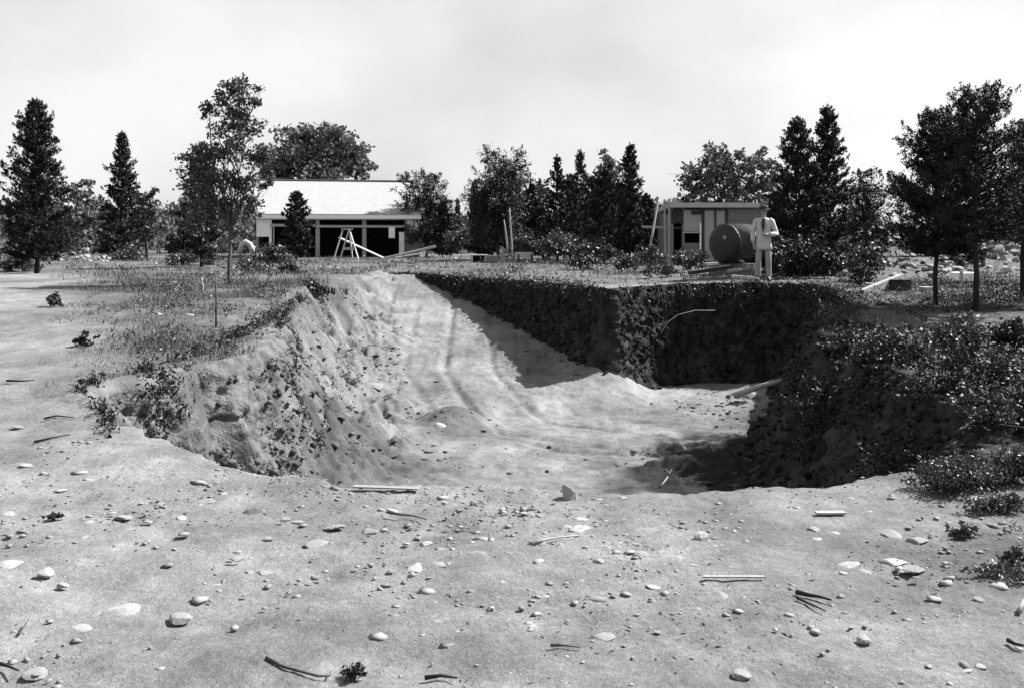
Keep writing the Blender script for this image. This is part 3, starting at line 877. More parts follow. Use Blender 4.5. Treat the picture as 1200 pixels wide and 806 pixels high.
def tank():
    d = 25.6; R = 23.3 / F * d; x = at(848.5, d); zc = zt(286, d); g = gz(x, d)
    r = empty('iron_tank', (x, d, g), 0); tag(r, 'large black riveted iron tank lying on its side beside the man', 'tank')
    ax = Vector((.80, .60, 0)).normalized()
    rx = Matrix.Rotation(math.atan2(ax.y, ax.x), 3, 'Z')
    c = Vector((0, 0, zc - g)); L = 3.3
    def ring(t, rad, n=40): return [c + rx @ Vector((t, rad * math.cos(2 * math.pi * k / n), rad * math.sin(2 * math.pi * k / n))) for k in range(n)]
    def loft(name, prof, m, n=40):
        mb = MB(); vs = []; fs = []
        for t, q in prof: vs += ring(t, q, n)
        for i in range(len(prof) - 1):
            for k in range(n): fs.append((i * n + k, i * n + (k + 1) % n, (i + 1) * n + (k + 1) % n, (i + 1) * n + k))
        fs.append(tuple(range(n))[::-1]); fs.append(tuple((len(prof) - 1) * n + k for k in range(n)))
        mb.poly(vs, fs); return mb.build(name, M[m], r, True)
    sh = loft('shell', [(0.0, R), (L, R)], 'lit_iron')
    loft('end_cap', [(-.10, R * .06), (-.096, R * .3), (-.085, R * .55), (-.06, R * .80), (-.03, R * .94), (.02, R * 1.012), (.06, R * 1.012)], 'iron')
    loft('end_cap', [(L - .04, R * 1.01), (L + .05, R * .95), (L + .12, R * .75), (L + .17, R * .3)], 'iron')
    for t in (1.1, 2.2): loft('seam_band', [(t, R + .002), (t, R + .014), (t + .1, R + .014), (t + .1, R + .002)], 'iron')
    mb = MB()
    for k in range(36):
        a = 2 * math.pi * k / 36; p = c + rx @ Vector((.03, (R * 1.02) * math.cos(a), (R * 1.02) * math.sin(a))); mb.box(p, (.018, .018, .018))
    tag(mb.build('rivets', M['iron'], r), kind='stuff')
    mb = MB(); mb.tube([c + rx @ Vector((-.06, -.12, .16)), c + rx @ Vector((-.13, -.12, .16))], .05, 12)
    mb.build('bung', M['pale_stick'], r)
    # two timbers under it
    for t in (.35, 2.6):
        p = c + rx @ Vector((t, 0, -R)); p.z = (p.z + 0) / 2
        w = rx @ Vector((0, 1, 0)); p0 = Vector((x, d, g)) + p
        hgt = max(.1, c.z - R)
        o = MB().bar(-w * .75, w * .75, .22, hgt + .06).build('timber', M['old_wood'], None, loc=(p0.x, p0.y, g + hgt / 2 - .02))
        tag(o, 'squared timber under the %s end of the black tank' % ('near' if t < 1 else 'far'), 'timber')
tank()
lone_bar('plank', P3(826, 310, 24.6), P3(840, 309, 24.8), .14, .06, 'pale_stick', 'short pale plank on the ground at the left foot of the tank', 'plank')
lone_bar('plank', P3(808, 320, 24.3), P3(856, 313, 24.6), .20, .09, 'dark_wood', 'dark old plank lying in front of the tank', 'plank')
def pipes():
    d = 23.6; r = empty('pipe_fitting', (at(867, d), d, zt(316, d))); tag(r, 'pale length of pipe with an upright elbow lying in front of the tank', 'pipe')
    k = d / F
    MB().tube([(-14 * k, 0, -.05), (11 * k, .1, .0)], .055, 10).build('barrel', M['pale_stick'], r, True)
    MB().tube([(5 * k, .06, .0), (5.5 * k, .05, .14), (4 * k, .04, .19), (.5 * k, .02, .2)], .03, 8).build('elbow', M['pale_stick'], r, True)
    MB().tube([(10.5 * k, .1, -.07), (12.5 * k, .1, .10)], .06, 10).build('flange', M['pale_stick'], r, True)
pipes()
lone_bar('plank', P3(858, 324, 22.9), P3(884, 326, 22.7), .14, .06, 'fresh_wood', 'short pale board lying at the feet of the man', 'plank')

def crates():
    d = 42.0
    def at0(px): x = at(px, d); return x, gz(x, d)
    x, g = at0(561); k = d / F
    r = empty('wooden_crate', (x, d, g)); tag(r, 'low dark open-fronted crate with pale corner sticks at the edge of the field', 'crate')
    w = 16 * k; h = 8.5 * k
    MB().box((0, .5, h / 2), (w, .04, h)).build('back', M['dark_wood'], r)
    MB().box((-w / 2, .25, h / 2), (.05, .46, h)).build('side', M['old_wood'], r)
    MB().box((w / 2, .25, h / 2), (.05, .46, h)).build('side', M['old_wood'], r)
    MB().box((0, .25, h + .03), (w + .12, .6, .05)).build('lid', M['mid_wood'], r)
    for s in (-1, 1): MB().box((s * (w / 2), -.03, h / 2 + .02), (.09, .06, h)).build('corner_stick', M['fresh_wood'], r)
    x, g = at0(577); o = MB().box((0, 0, .16), (14 * k, .5, .34)).build('grey_box', M['old_wood'], None, loc=(x, d + .1, g)); o.name = 'timber_block'
    tag(o, 'low grey block of timber between the dark crate and the white stone slab', 'block')
    x, g = at0(589.5)
    mb = MB(); mb.poly([(-.11, -.07, -.05), (.12, -.06, -.05), (.11, .08, -.05), (-.1, .07, -.05), (-.09, -.06, .52), (.07, -.05, .58), (.07, .05, .57), (-.08, .05, .5)],
                       [(3, 2, 1, 0), (4, 5, 6, 7), (0, 1, 5, 4), (1, 2, 6, 5), (2, 3, 7, 6), (3, 0, 4, 7)])
    tag(mb.build('upright_slab', M['stone'], None, loc=(x, d - .4, g)), 'small upright white slab at the foot of the two bare pale saplings', 'slab')
    x, g = at0(614)
    r = empty('wooden_bench', (x, d, g)); tag(r, 'pale boxy bench with two dark uprights right of the bare saplings', 'bench')
    MB().box((0, .12, 8 * k), (22 * k, .06, 9.5 * k)).build('back_panel', M['mid_wood'], r)
    MB().box((0, -.12, 5.2 * k), (20 * k, .44, .06)).build('seat', M['fresh_wood'], r)
    for u in (-6.5, 9): MB().box((u * k, -.36, 4.5 * k), (.09, .07, 12 * k)).build('leg', M['dark_wood'], r)
    # two bare saplings
    d2 = 41.2
    for pts, lab in (([(596, 308), (594, 285), (592, 268), (590.5, 258)], 'shorter kinked bare pale sapling of the pair by the crates'), ([(600, 307), (599.5, 285), (598, 262), (597, 244)], 'taller straight bare pale sapling of the pair by the crates')):
        P = [P3(a, b, d2) for a, b in pts]; o = P[0].copy()
        t = MB().tube([p - o for p in P], [.055, .045, .035, .02], 7).build('bare_sapling', M['pale_stick'], None, True, o)
        tag(t, lab, 'sapling')
crates()

def right_lumber():
    d = 18.6
    a = P3(1010, 346, 18.2); b = P3(1057, 327, 19.2)
    lone_bar('plank', a, b, .10, .20, 'pale_stick', 'broad pale board propped aslant left of the tree trunks on the right bank', 'plank')
    lone_bar('plank', P3(1014, 333, 19.6), P3(1040, 336, 19.4), .12, .05, 'mid_wood', 'thin grey board behind the propped pale board', 'plank')
    d = 18.8; x = at(1054, d); g = gz(x, d); k = d / F
    r = empty('dark_box', (x, d, g)); tag(r, 'small dark wooden box under the high end of the propped pale board', 'box')
    MB().box((0, 0, 6 * k), (21 * k, .26, 12 * k)).build('body', M['dark_wood'], r)
    MB().box((0, 0, 12.6 * k), (23 * k, .3, .02)).build('lid', M['dark_wood'], r)
    x = at(1078, d); o = MB().box((0, 0, .04), (.18, .2, .1), Matrix.Rotation(.3, 3, 'Z')).build('wooden_block', M['fresh_wood'], None, loc=(x, d - .3, gz(x, d - .3)))
    tag(o, 'little pale block on the ground between the dark box and the left trunk', 'block')
    d = 20.0; x = at(1131, d); g = gz(x, d); k = d / F
    r = empty('white_trough', (x, d, g)); tag(r, 'white box-like trough end showing between the two dark trunks', 'trough')
    MB().box((0, 0, 12 * k), (25 * k, .5, 9 * k)).build('body', M['white'], r)
    for s in (-1, 1): MB().box((s * 11.5 * k, -.27, 9 * k), (.06, .05, 20 * k)).build('leg', M['fresh_wood'], r)
    d = 46; x = at(1036, d); g = gz(x, d); k = d / F
    r = empty('white_hut', (x, d, g)); tag(r, 'white-walled hut glimpsed behind the trees on the right', 'hut')
    MB().box((0, 1, 9 * k), (1.9, 2.2, 24 * k)).build('wall', M['white'], r)
    mb = MB(); h = 21 * k; mb.poly([(-1.1, -.3, h), (1.1, -.3, h), (1.1, 2.3, h), (-1.1, 2.3, h), (-1.1, 1, h + .7), (1.1, 1, h + .7)], [(3, 2, 1, 0), (0, 1, 5, 4), (2, 3, 4, 5), (0, 4, 3), (1, 2, 5)])
    mb.build('roof', M['roof'], r)
right_lumber()

# ------------------------------------------------------------------ trees: (column, distance, ...)
leafy(370, 76, [(372, 172, 40, 30), (338, 190, 26, 32), (408, 184, 28, 26), (322, 205, 18, 30), (425, 200, 14, 18), (355, 165, 26, 22), (392, 165, 24, 18), (372, 215, 60, 40)], 'big rounded grey-leaved tree rising behind the garage roof', 'far_leaf', .8, seed=3, leaf=.42)
leafy(840, 82, [(835, 195, 26, 24), (850, 185, 18, 16), (815, 215, 20, 24), (885, 185, 20, 16), (878, 205, 24, 22), (850, 222, 45, 20), (900, 215, 16, 26)], 'broad two-lobed grey tree rising behind the board shack', 'far_leaf', .75, seed=4, leaf=.42)
leafy(715, 85, [(714, 195, 14, 18), (712, 222, 17, 24), (722, 240, 16, 26), (706, 255, 16, 25)], 'tall pale grey tree showing between the two dark cedars in the middle', 'far_leaf', .9, seed=5, leaf=.42)
leafy(95, 64, [(92, 240, 20, 26), (82, 262, 22, 24), (108, 262, 16, 26), (96, 222, 12, 12)], 'mid-grey bushy tree behind the big cedar on the left', 'far_leaf', .8, seed=6, leaf=.34)
leafy(172, 50, [(172, 245, 15, 24), (178, 265, 14, 24), (165, 265, 14, 26), (176, 228, 11, 11), (162, 232, 6, 12)], 'loose grey-leaved tree close behind the slender cedar on the left', 'leaf', .55, seed=7, leaf=.22)
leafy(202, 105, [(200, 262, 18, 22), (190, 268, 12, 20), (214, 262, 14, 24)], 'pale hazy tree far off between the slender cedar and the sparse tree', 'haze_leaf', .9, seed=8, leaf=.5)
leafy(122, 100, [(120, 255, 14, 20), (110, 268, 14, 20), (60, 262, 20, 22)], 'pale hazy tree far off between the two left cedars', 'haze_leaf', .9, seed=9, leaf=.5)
leafy(620, 74, [(618, 235, 14, 30), (610, 255, 16, 30), (632, 225, 12, 16), (628, 258, 14, 26)], 'grey hazy tree right of the big ragged pine in the middle', 'far_leaf', .7, seed=10, leaf=.36)
leafy(803, 62, [(800, 258, 14, 22), (792, 250, 9, 14), (812, 254, 12, 18), (805, 238, 8, 10)], 'low dark bushy tree at the left end of the shack', 'dark_leaf', .7, seed=11, leaf=.3)
leafy(500, 58, [(492, 225, 20, 16), (502, 212, 14, 9), (512, 232, 14, 12), (490, 245, 22, 16), (508, 255, 20, 18), (500, 275, 24, 18), (526, 262, 10, 16), (478, 214, 8, 6)], 'ragged grey pine at the right end of the garage', 'dark_leaf', .85, seed=12, leaf=.18, lw=.3, sprig=.5)
leafy(584, 47, [(588, 200, 18, 14), (570, 218, 14, 16), (592, 225, 20, 22), (560, 240, 14, 18), (582, 250, 26, 22), (566, 268, 24, 18), (600, 262, 18, 24), (606, 188, 9, 8), (580, 182, 8, 8), (572, 184, 4, 5), (611, 197, 7, 5)], 'big ragged dark pine with a spiky crown in the middle of the tree line', 'dark_leaf', .95, seed=13, leaf=.15, lw=.3, sprig=.5)
leafy(637, 50, [(637, 225, 8, 12), (634, 245, 11, 14), (640, 262, 12, 18)], 'narrow dark tree left of the spiky cedar pair in the middle', 'dark_leaf', .9, seed=14, leaf=.15, sprig=.4)
cedar(536, 78, 233, 8, 'tiny pointed grey cedar far off beside the ragged grey pine', 296, 'far_leaf', .7, seed=15)
cedar(556, 84, 212, 13, 'hazy pointed cedar left of the big ragged pine', 296, 'far_leaf', .9, seed=16)
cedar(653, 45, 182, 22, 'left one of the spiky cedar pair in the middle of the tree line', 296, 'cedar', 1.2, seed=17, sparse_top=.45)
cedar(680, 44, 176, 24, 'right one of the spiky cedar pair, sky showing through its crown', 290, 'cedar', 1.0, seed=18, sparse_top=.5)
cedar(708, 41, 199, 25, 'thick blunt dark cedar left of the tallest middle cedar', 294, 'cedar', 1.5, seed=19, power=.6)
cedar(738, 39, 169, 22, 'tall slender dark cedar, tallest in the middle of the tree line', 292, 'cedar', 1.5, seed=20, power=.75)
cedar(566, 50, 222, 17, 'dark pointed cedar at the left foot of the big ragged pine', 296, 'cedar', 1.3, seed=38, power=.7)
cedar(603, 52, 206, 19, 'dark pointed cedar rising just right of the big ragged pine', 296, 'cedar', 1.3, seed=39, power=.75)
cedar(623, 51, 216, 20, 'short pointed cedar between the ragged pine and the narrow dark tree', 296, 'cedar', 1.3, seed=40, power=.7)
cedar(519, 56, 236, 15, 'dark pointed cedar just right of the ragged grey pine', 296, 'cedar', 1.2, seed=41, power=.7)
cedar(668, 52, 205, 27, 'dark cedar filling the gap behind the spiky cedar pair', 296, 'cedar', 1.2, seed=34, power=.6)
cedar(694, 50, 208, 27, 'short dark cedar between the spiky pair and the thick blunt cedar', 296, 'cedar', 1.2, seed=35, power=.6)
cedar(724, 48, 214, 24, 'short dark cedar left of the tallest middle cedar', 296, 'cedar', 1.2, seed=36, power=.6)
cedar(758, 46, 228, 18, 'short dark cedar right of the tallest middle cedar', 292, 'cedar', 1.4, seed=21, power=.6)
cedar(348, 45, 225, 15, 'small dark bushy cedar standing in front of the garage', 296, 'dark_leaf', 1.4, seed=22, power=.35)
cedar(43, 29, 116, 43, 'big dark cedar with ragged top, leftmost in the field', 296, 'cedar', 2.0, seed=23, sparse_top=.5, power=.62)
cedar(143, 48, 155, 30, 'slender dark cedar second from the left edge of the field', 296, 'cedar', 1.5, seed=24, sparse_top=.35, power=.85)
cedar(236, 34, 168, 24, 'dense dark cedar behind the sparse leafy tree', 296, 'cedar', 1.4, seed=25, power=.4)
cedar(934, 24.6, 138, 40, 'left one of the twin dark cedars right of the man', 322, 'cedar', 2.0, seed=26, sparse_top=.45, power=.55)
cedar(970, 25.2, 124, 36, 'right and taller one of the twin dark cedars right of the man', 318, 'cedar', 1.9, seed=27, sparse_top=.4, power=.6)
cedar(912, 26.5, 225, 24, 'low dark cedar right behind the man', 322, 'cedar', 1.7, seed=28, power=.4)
leafy(1014, 27, [(1014, 215, 16, 16), (1008, 240, 20, 20), (1024, 245, 16, 22), (1000, 265, 20, 22), (1020, 282, 18, 18)], 'grey speckled bushy tree between the twin cedars and the spreading dark cedars', 'dark_leaf', .95, seed=29, leaf=.085, sprig=.25, lw=.45)
leafy(270, 19.8, [(276, 100, 18, 14), (262, 112, 16, 13), (246, 128, 14, 12), (280, 126, 22, 16), (300, 112, 7, 16), (262, 148, 20, 14), (290, 152, 18, 16), (240, 176, 20, 16), (268, 178, 22, 16), (298, 186, 16, 16), (226, 196, 18, 16), (252, 206, 22, 16), (284, 214, 20, 16), (312, 180, 10, 16), (232, 230, 20, 20), (262, 240, 20, 14), (292, 245, 16, 16), (225, 258, 16, 16), (316, 214, 10, 10)],
      'sparse leafy young tree with a thin forked trunk on the left bank', 'leaf', .62, seed=30, leaf=.08, trunk_r=.04, trunk_m='pale_bark', clump=.42)
cedar(1097, hit(1097, 357)[1], 130, 62, 'left one of the two spreading black-crowned cedars on the right bank', 288, 'cedar', 2.0, seed=31, sparse_top=.55, power=.5)
cedar(1143, hit(1143, 364)[1], 104, 70, 'right and taller one of the two spreading black-crowned cedars on the right bank', 266, 'cedar', 1.7, seed=32, sparse_top=.45, power=.36)
leafy(1198, hit(1198, 354)[1], [(1204, 172, 22, 26), (1215, 210, 26, 26), (1196, 235, 18, 18), (1206, 262, 24, 18), (1230, 240, 30, 30)], 'dark tree with a leaning trunk, rightmost on the bank', 'cedar', 1.5, seed=33, leaf=.055, trunk_r=.05, sprig=.17, lw=.4)

# shrubs
def shrub(px, py, d, rx, ry, label, m='weed', dens=.6, seed=1, leaf=None, name='shrub', group=None):
    if d < 20:
        d0 = hit(px, py + ry * .8)[1]
        if leaf: leaf *= d0 / d
        d = d0
    return leafy(px, d, [(px, py, rx * .7, ry * .8), (px - rx * .45, py + ry * .25, rx * .5, ry * .7), (px + rx * .45, py + ry * .25, rx * .5, ry * .7), (px + rx * .1, py - ry * .35, rx * .4, ry * .5)], label, m, dens, group, seed, limbs=True, name=name, cat='shrub', leaf=leaf, trunk_r=.015, clump=.45)
shrub(212, 284, 38, 22, 14, 'low black shrub at the foot of the dense cedar behind the sparse tree', 'cedar', 1, 41)
shrub(930, 300, 23.3, 38, 26, 'sunlit speckled shrub right of the man under the twin cedars', 'dark_leaf', .55, 42, .085)
shrub(1015, 305, 22.0, 26, 26, 'speckled shrub in front of the white hut and the stone heap', 'weed', .5, 43, .085)
shrub(966, 305, 23.0, 22, 20, 'dark shrub right of the speckled shrub beside the man', 'dark_leaf', .8, 44, .085)
shrub(1008, 322, 20.2, 16, 14, 'small dark bush left of the propped pale board', 'cedar', .7, 45, .07)
shrub(680, 305, 32, 24, 15, 'twiggy dark bush standing alone before the spiky cedars', 'dark_leaf', .4, 46, .10)
shrub(320, 300, 40, 28, 14, 'leafy bush hiding the foot of the garage at its left corner', 'weed', .7, 47, .12)
shrub(300, 312, 30, 24, 13, 'weedy bush right of the foot of the sparse leafy tree', 'weed', .5, 48, .10)
shrub(338, 316, 28, 20, 12, 'weedy bush at the upper edge of the left bank, in front of the small cedar', 'dark_leaf', .45, 49, .09)
shrub(760, 298, 30, 22, 18, 'brushy thicket at the foot of the pale poles', 'weed', .5, 50, .10)
shrub(735, 308, 28, 18, 11, 'low brush below the tallest middle cedar', 'weed', .5, 51, .09)
shrub(800, 302, 31, 18, 14, 'brush in front of the left end of the shack', 'weed', .5, 52, .10)
shrub(620, 285, 46, 26, 14, 'grey brush behind the pale bench', 'weed', .6, 53, .14)
shrub(655, 284, 42, 30, 16, 'grey brush at the foot of the spiky cedar pair', 'weed', .6, 54, .13)
shrub(700, 290, 40, 30, 14, 'grey brush at the foot of the thick blunt cedar', 'weed', .6, 55, .13)
shrub(540, 282, 52, 24, 14, 'grey brush between the ragged grey pine and the dark crate', 'weed', .7, 56, .16)
shrub(20, 308, 31, 30, 12, 'weedy brush left of the trunk of the leftmost cedar', 'weed', .6, 57, .1)
shrub(150, 300, 46, 34, 10, 'strip of brush under the slender left cedar', 'weed', .6, 58, .13)
shrub(225, 302, 36, 34, 9, 'low weedy brush behind the sparse leafy tree', 'weed', .6, 59, .11)
shrub(64, 350, 16.5, 9, 12, 'little dark sapling plant alone on the pale track at left', 'dark_leaf', .5, 60, .06)
shrub(100, 397, 12.6, 13, 10, 'dark tufted plant on the turf above the near left rim', 'dark_leaf', .8, 61, .05)
shrub(1120, 388, 14.2, 52, 24, 'dark leafy shrub below the trunks of the two spreading cedars', 'weed', .55, 62, .06)
shrub(1045, 402, 15.2, 34, 15, 'low dark shrub at the lip of the right bank', 'weed', .5, 63, .06)
shrub(1060, 446, 9, 34, 14, 'dark weed bush spilling over the brink of the right bank', 'dark_leaf', .6, 71, .04)
shrub(1150, 470, 8, 46, 18, 'tangled weed bush on the right bank above the near end of the black wall', 'weed', .6, 72, .035)
shrub(1010, 408, 12, 26, 10, 'low weed bush at the brink where the right bank turns', 'dark_leaf', .6, 73, .045)
shrub(1186, 392, 14.0, 24, 26, 'dark shrub at the right edge below the leaning trunk', 'dark_leaf', .8, 64, .06)
shrub(1120, 552, 7.6, 62, 27, 'leafy sunlit weed bush on the near right rim', 'weed', .6, 65, .03)
shrub(1190, 545, 7.4, 34, 28, 'leafy weed bush at the right edge behind the flat stone', 'weed', .6, 66, .03)
shrub(1170, 590, 6.2, 40, 14, 'low weed bush at the right edge below the leafy rim bushes', 'weed', .5, 74, .026)
shrub(1170, 668, 5, 44, 10, 'spreading low weeds on dark soil near the right edge of the foreground', 'weed', .35, 75, .022)
shrub(818, 304, 28, 22, 13, 'brush in front of the dark shack window, left of the tank', 'weed', .6, 76, .09)
shrub(775, 316, 25, 24, 9, 'low weeds at the foot of the tall upright pole', 'weed', .5, 77, .07)
def brink(x, y, z, r, label, seed):
    px = 600 + x / y * F; k = F / y; py = HY + (EYE - z) * k; q = r * k
    leafy(px, y, [(px, py, q, q * .55), (px - q * .6, py + q * .35, q * .7, q * .5), (px + q * .5, py + q * .2, q * .6, q * .45), (px - q * .9, py + q * .9, q * .5, q * .5, .7)], label, 'dark_leaf', .7, None, seed, name='shrub', cat='shrub', leaf=.045, trunk_r=.012, clump=.4, base=gz(x, y) if z > gz(x, y) - .3 else z - r, sprig=.16, lw=.4)
brink(4.25, 8.0, .25, .38, 'dark brush tumbling over the near end of the black pit wall', 101)
brink(4.35, 9.3, .30, .42, 'tangled dark brush on the brink above the blackest part of the pit', 102)
brink(4.25, 10.9, .35, .40, 'dark brush at the brink in the middle of the right wall', 103)
brink(4.35, 12.2, .28, .36, 'bushy tuft on the brink below the left spreading cedar', 104)
brink(4.75, 14.0, .28, .34, 'small brush at the turn of the right brink', 105)
brink(5.6, 16.2, .30, .40, 'dark brush at the far end of the right brink, near the log', 106)
brink(3.75, 9.0, -.45, .36, 'clump of brush slid halfway down the black wall', 107)
brink(3.8, 11.4, -.35, .34, 'clump of dark weeds growing halfway down the right wall', 108)
brink(4.2, 13.4, -.25, .30, 'small weed clump on the shaded face near the turn of the wall', 109)
shrub(62, 604, 5.7, 12, 6, 'small dark weed growing in the dirt near the left edge', 'dark_leaf', .5, 67, .025, 'weed_plant')
shrub(413, 789, 3.66, 18, 13, 'dark ragged weed tuft in the dirt at the bottom of the photo', 'dark_leaf', .5, 68, .014, 'weed_plant')
shrub(1130, 622, 5.45, 24, 10, 'low weed clump with clods beside the small flat stones at right', 'weed', .45, 69, .025, 'weed_plant')
shrub(1187, 650, 5.0, 22, 14, 'dusty weed patch at the right edge of the foreground', 'weed', .4, 70, .024, 'weed_plant')
# ------------------------------------------------------------------ undergrowth, grass, gravel
def zs(x, y): return heights(x, y)[0]

def weeds(name, n, box, mfun, hgt, leaf, m, label, seed, per=9, spread=1.0, minc=.35):
    rng = np.random.default_rng(seed)
    x = rng.uniform(box[0], box[1], n); y = rng.uniform(box[2], box[3], n)
    w = mfun(x, y); k = rng.uniform(minc, 1.0, n) < w
    x, y = x[k], y[k]; z, s, p, so = heights(x, y)
    n = len(x)
    hh = hgt * rng.uniform(.4, 1.5, n) * (.7 + .6 * (fbm2(x / .8, y / .8, 2, 7) + .5))
    C = []; D = []
    for q in range(per):
        t = rng.uniform(.05, 1, n)
        a = rng.uniform(0, 6.28, n); r = hh * .45 * spread * (1 - .5 * t)
        C.append(np.stack([x + np.cos(a) * r, y + np.sin(a) * r, z + hh * t], -1)); D.append(np.stack([np.cos(a) * .7, np.sin(a) * .7, .6 + 0 * a], -1))
    C = np.concatenate(C); D = np.concatenate(D)
    V, Fq = leaf_quads(C, D, leaf, leaf * .45, rng, .45, .3)
    return tag(link(name, np_mesh(name, V, Fq, M[m])), label, 'weeds', kind='stuff')

def grass(name, n, box, mfun, h, w, m, label, seed, maxz=None):
    rng = np.random.default_rng(seed)
    x = rng.uniform(box[0], box[1], n); y = rng.uniform(box[2], box[3], n)
    k = rng.uniform(.25, 1.0, n) < mfun(x, y) * (.55 + 1.5 * fbm2(x / .9, y / .9, 3, 8))
    x, y = x[k], y[k]; z, s, p, so = heights(x, y); n = len(x)
    a = rng.uniform(0, 6.28, n); H = h * rng.uniform(.4, 1.4, n) * (1 + .8 * fbm2(x / 1.5, y / 1.5, 2, 9)); ww = w * rng.uniform(.7, 1.4, n)
    dx, dy = np.cos(a) * ww, np.sin(a) * ww; lx, ly = rng.normal(0, .38, n) * H, rng.normal(0, .38, n) * H
    A = np.stack([x - dx, y - dy, z - .02], -1); Bq = np.stack([x + dx, y + dy, z - .02], -1); T = np.stack([x + lx, y + ly, z + H], -1)
    V = np.stack([A, Bq, T], 1).reshape(-1, 3)
    return tag(link(name, np_mesh(name, V, np.arange(3 * n).reshape(n, 3), M[m])), label, 'grass', kind='stuff')

def dry(x, y):
    return cover(x, y) * (heights(x, y)[2] < .12)
weeds('weeds', 9000, (-5, -1.2, 8.6, 22), lambda x, y: ((heights(x, y)[2] > .01) & (heights(x, y)[2] < .5) & (x < -1.5)) * np.clip(.1 + 1.9 * fbm2(x / .55, y / .55, 3, 193), 0, 1), .12, .036, 'dark_leaf', 'dark weeds and roots hanging on the face of the left bank', 184, 10)
grass('grass', 130000, (-9, -2.6, 9, 22), lambda x, y: poly_mask(x, y, TURF, .8) * (heights(x, y)[2] < .3), .055, .005, 'grass', 'short dry grass over the left bank', 81)
grass('grass', 130000, (-30, 14, 20, 58), dry, .10, .012, 'grass', 'dry grass over the field behind the pit', 82)
weeds('weeds', 2600, (-6.2, -2.8, 9.2, 23), lambda x, y: poly_mask(x, y, TURF, .6) * np.clip(.1 + 2.0 * fbm2(x / .7, y / .7, 3, 190), 0, 1), .26, .045, 'weed', 'taller weeds near the brink of the left bank', 185, 12, .6)
grass('grass', 60000, (3.3, 12, 3.6, 22), lambda x, y: np.maximum(poly_mask(x, y, RIGHT, .8), poly_mask(x, y, NEARW, .8) * .7) * (heights(x, y)[2] < .3), .09, .007, 'grass', 'dry grass over the right bank', 83)
weeds('weeds', 4200, (-8, -2.6, 9, 24), lambda x, y: (poly_mask(x, y, TURF, .9) + .6 * (np.abs(heights(x, y)[2] - .25) < .25) * (x < -1)) * np.clip(.25 + 1.9 * fbm2(x / .9, y / .9, 3, 90), 0, 1), .10, .032, 'dark_leaf', 'leafy weeds over the left bank', 84)
weeds('weeds', 9500, (3.7, 11, 7.4, 22), lambda x, y: poly_mask(x, y, RIGHT, .6) * np.clip(.45 + 2.2 * fbm2(x / 1.1, y / 1.1, 3, 91) + .15 * (x < 6), 0, 1), .17, .042, 'dark_leaf', 'leafy weeds over the right bank', 85)
weeds('weeds', 7000, (2.4, 5.5, 4.0, 8.0), lambda x, y: poly_mask(x, y, NEARW, .6) * np.clip(.3 + 1.6 * fbm2(x / .6, y / .6, 2, 92), 0, 1), .05, .02, 'weed', 'low weeds in the dirt at the right', 86)
weeds('weeds', 2600, (-26, 12, 23, 50), lambda x, y: dry(x, y) * np.clip(.1 + 1.6 * fbm2(x / 2.2, y / 2.2, 2, 93), 0, 1), .22, .10, 'weed', 'scattered weeds over the field behind the pit', 87, 8)

# vegetation and roots hanging over the cut walls
def fringe():
    rng = np.random.default_rng(91)
    C = []; D = []
    n = len(WX)
    # dense leafy growth spilling down the right wall, thin fringe elsewhere
    for q in range(14000):
        i = rng.integers(0, n)
        right = WY[i] < 20.2 and WX[i] > 3
        if not right and rng.uniform() > .42: continue
        if 1.8 < WX[i] < 3.7 and WY[i] > 19.6 and rng.uniform() > .25: continue
        if WX[i] < -1.5 and rng.uniform() > .4: continue
        t = rng.uniform(0, 1) ** (1.0 if right else 2.2)
        drop = t * (1.7 if right else .5)
        o = rng.uniform(-.1, .3) + (.75 * t if right else .06)
        x = WX[i] + WNX[i] * o; y = WY[i] + WNY[i] * o; z = WG[i] + .08 - drop + rng.normal(0, .04)
        for k in range(3):
            C.append((x + rng.normal(0, .06), y + rng.normal(0, .06), z + rng.normal(0, .06))); D.append((WNX[i] * .8, WNY[i] * .8, -.5))
    V, Fq = leaf_quads(np.array(C), np.array(D), .055, .026, rng, .5, .2)
    tag(link('bank_weeds', np_mesh('bank_weeds', V, Fq, M['dark_leaf'])), 'weeds spilling over the cut earth walls', 'weeds', kind='stuff')
    # roots and stems hanging from the sod
    mb = MB()
    for q in range(420):
        i = rng.integers(0, n)
        if rng.uniform() > .75 and WY[i] < 20: continue
        o = rng.uniform(.08, .2); L = rng.uniform(.12, .6); x = WX[i] + WNX[i] * o; y = WY[i] + WNY[i] * o; z = WG[i] + .04
        pts = [(x, y, z)]
        for k in range(3): pts.append((pts[-1][0] + WNX[i] * .05 + rng.normal(0, .03), pts[-1][1] + WNY[i] * .05 + rng.normal(0, .03), pts[-1][2] - L / 3))
        mb.tube(pts, [.009, .007, .005, .002], 4, False)
    tag(mb.build('hanging_roots', M['stick']), 'roots hanging from the sod over the cut walls', 'roots', kind='stuff')
fringe()

def twigs():
    rng = np.random.default_rng(131); mb = MB()
    for q in range(420):
        x = rng.uniform(3.7, 9); y = rng.uniform(7.4, 20)
        if rng.uniform() > float(poly_mask(np.array([x]), np.array([y]), RIGHT, .4)[0]): continue
        z = gz(x, y); L = rng.uniform(.15, .6); a = rng.uniform(0, 6.28); el = rng.uniform(-.05, .7)
        d = Vector((math.cos(a) * math.cos(el), math.sin(a) * math.cos(el), math.sin(el))); p0 = Vector((x, y, z + .02))
        mb.tube([p0, p0 + d * L * .5 + Vector((0, 0, rng.uniform(-.02, .04))), p0 + d * L], [.007, .005, .002], 4, False)
    tag(mb.build('twigs', M['stick'], None), 'dead twigs tangled in the growth of the right bank', 'twigs', kind='stuff')
twigs()

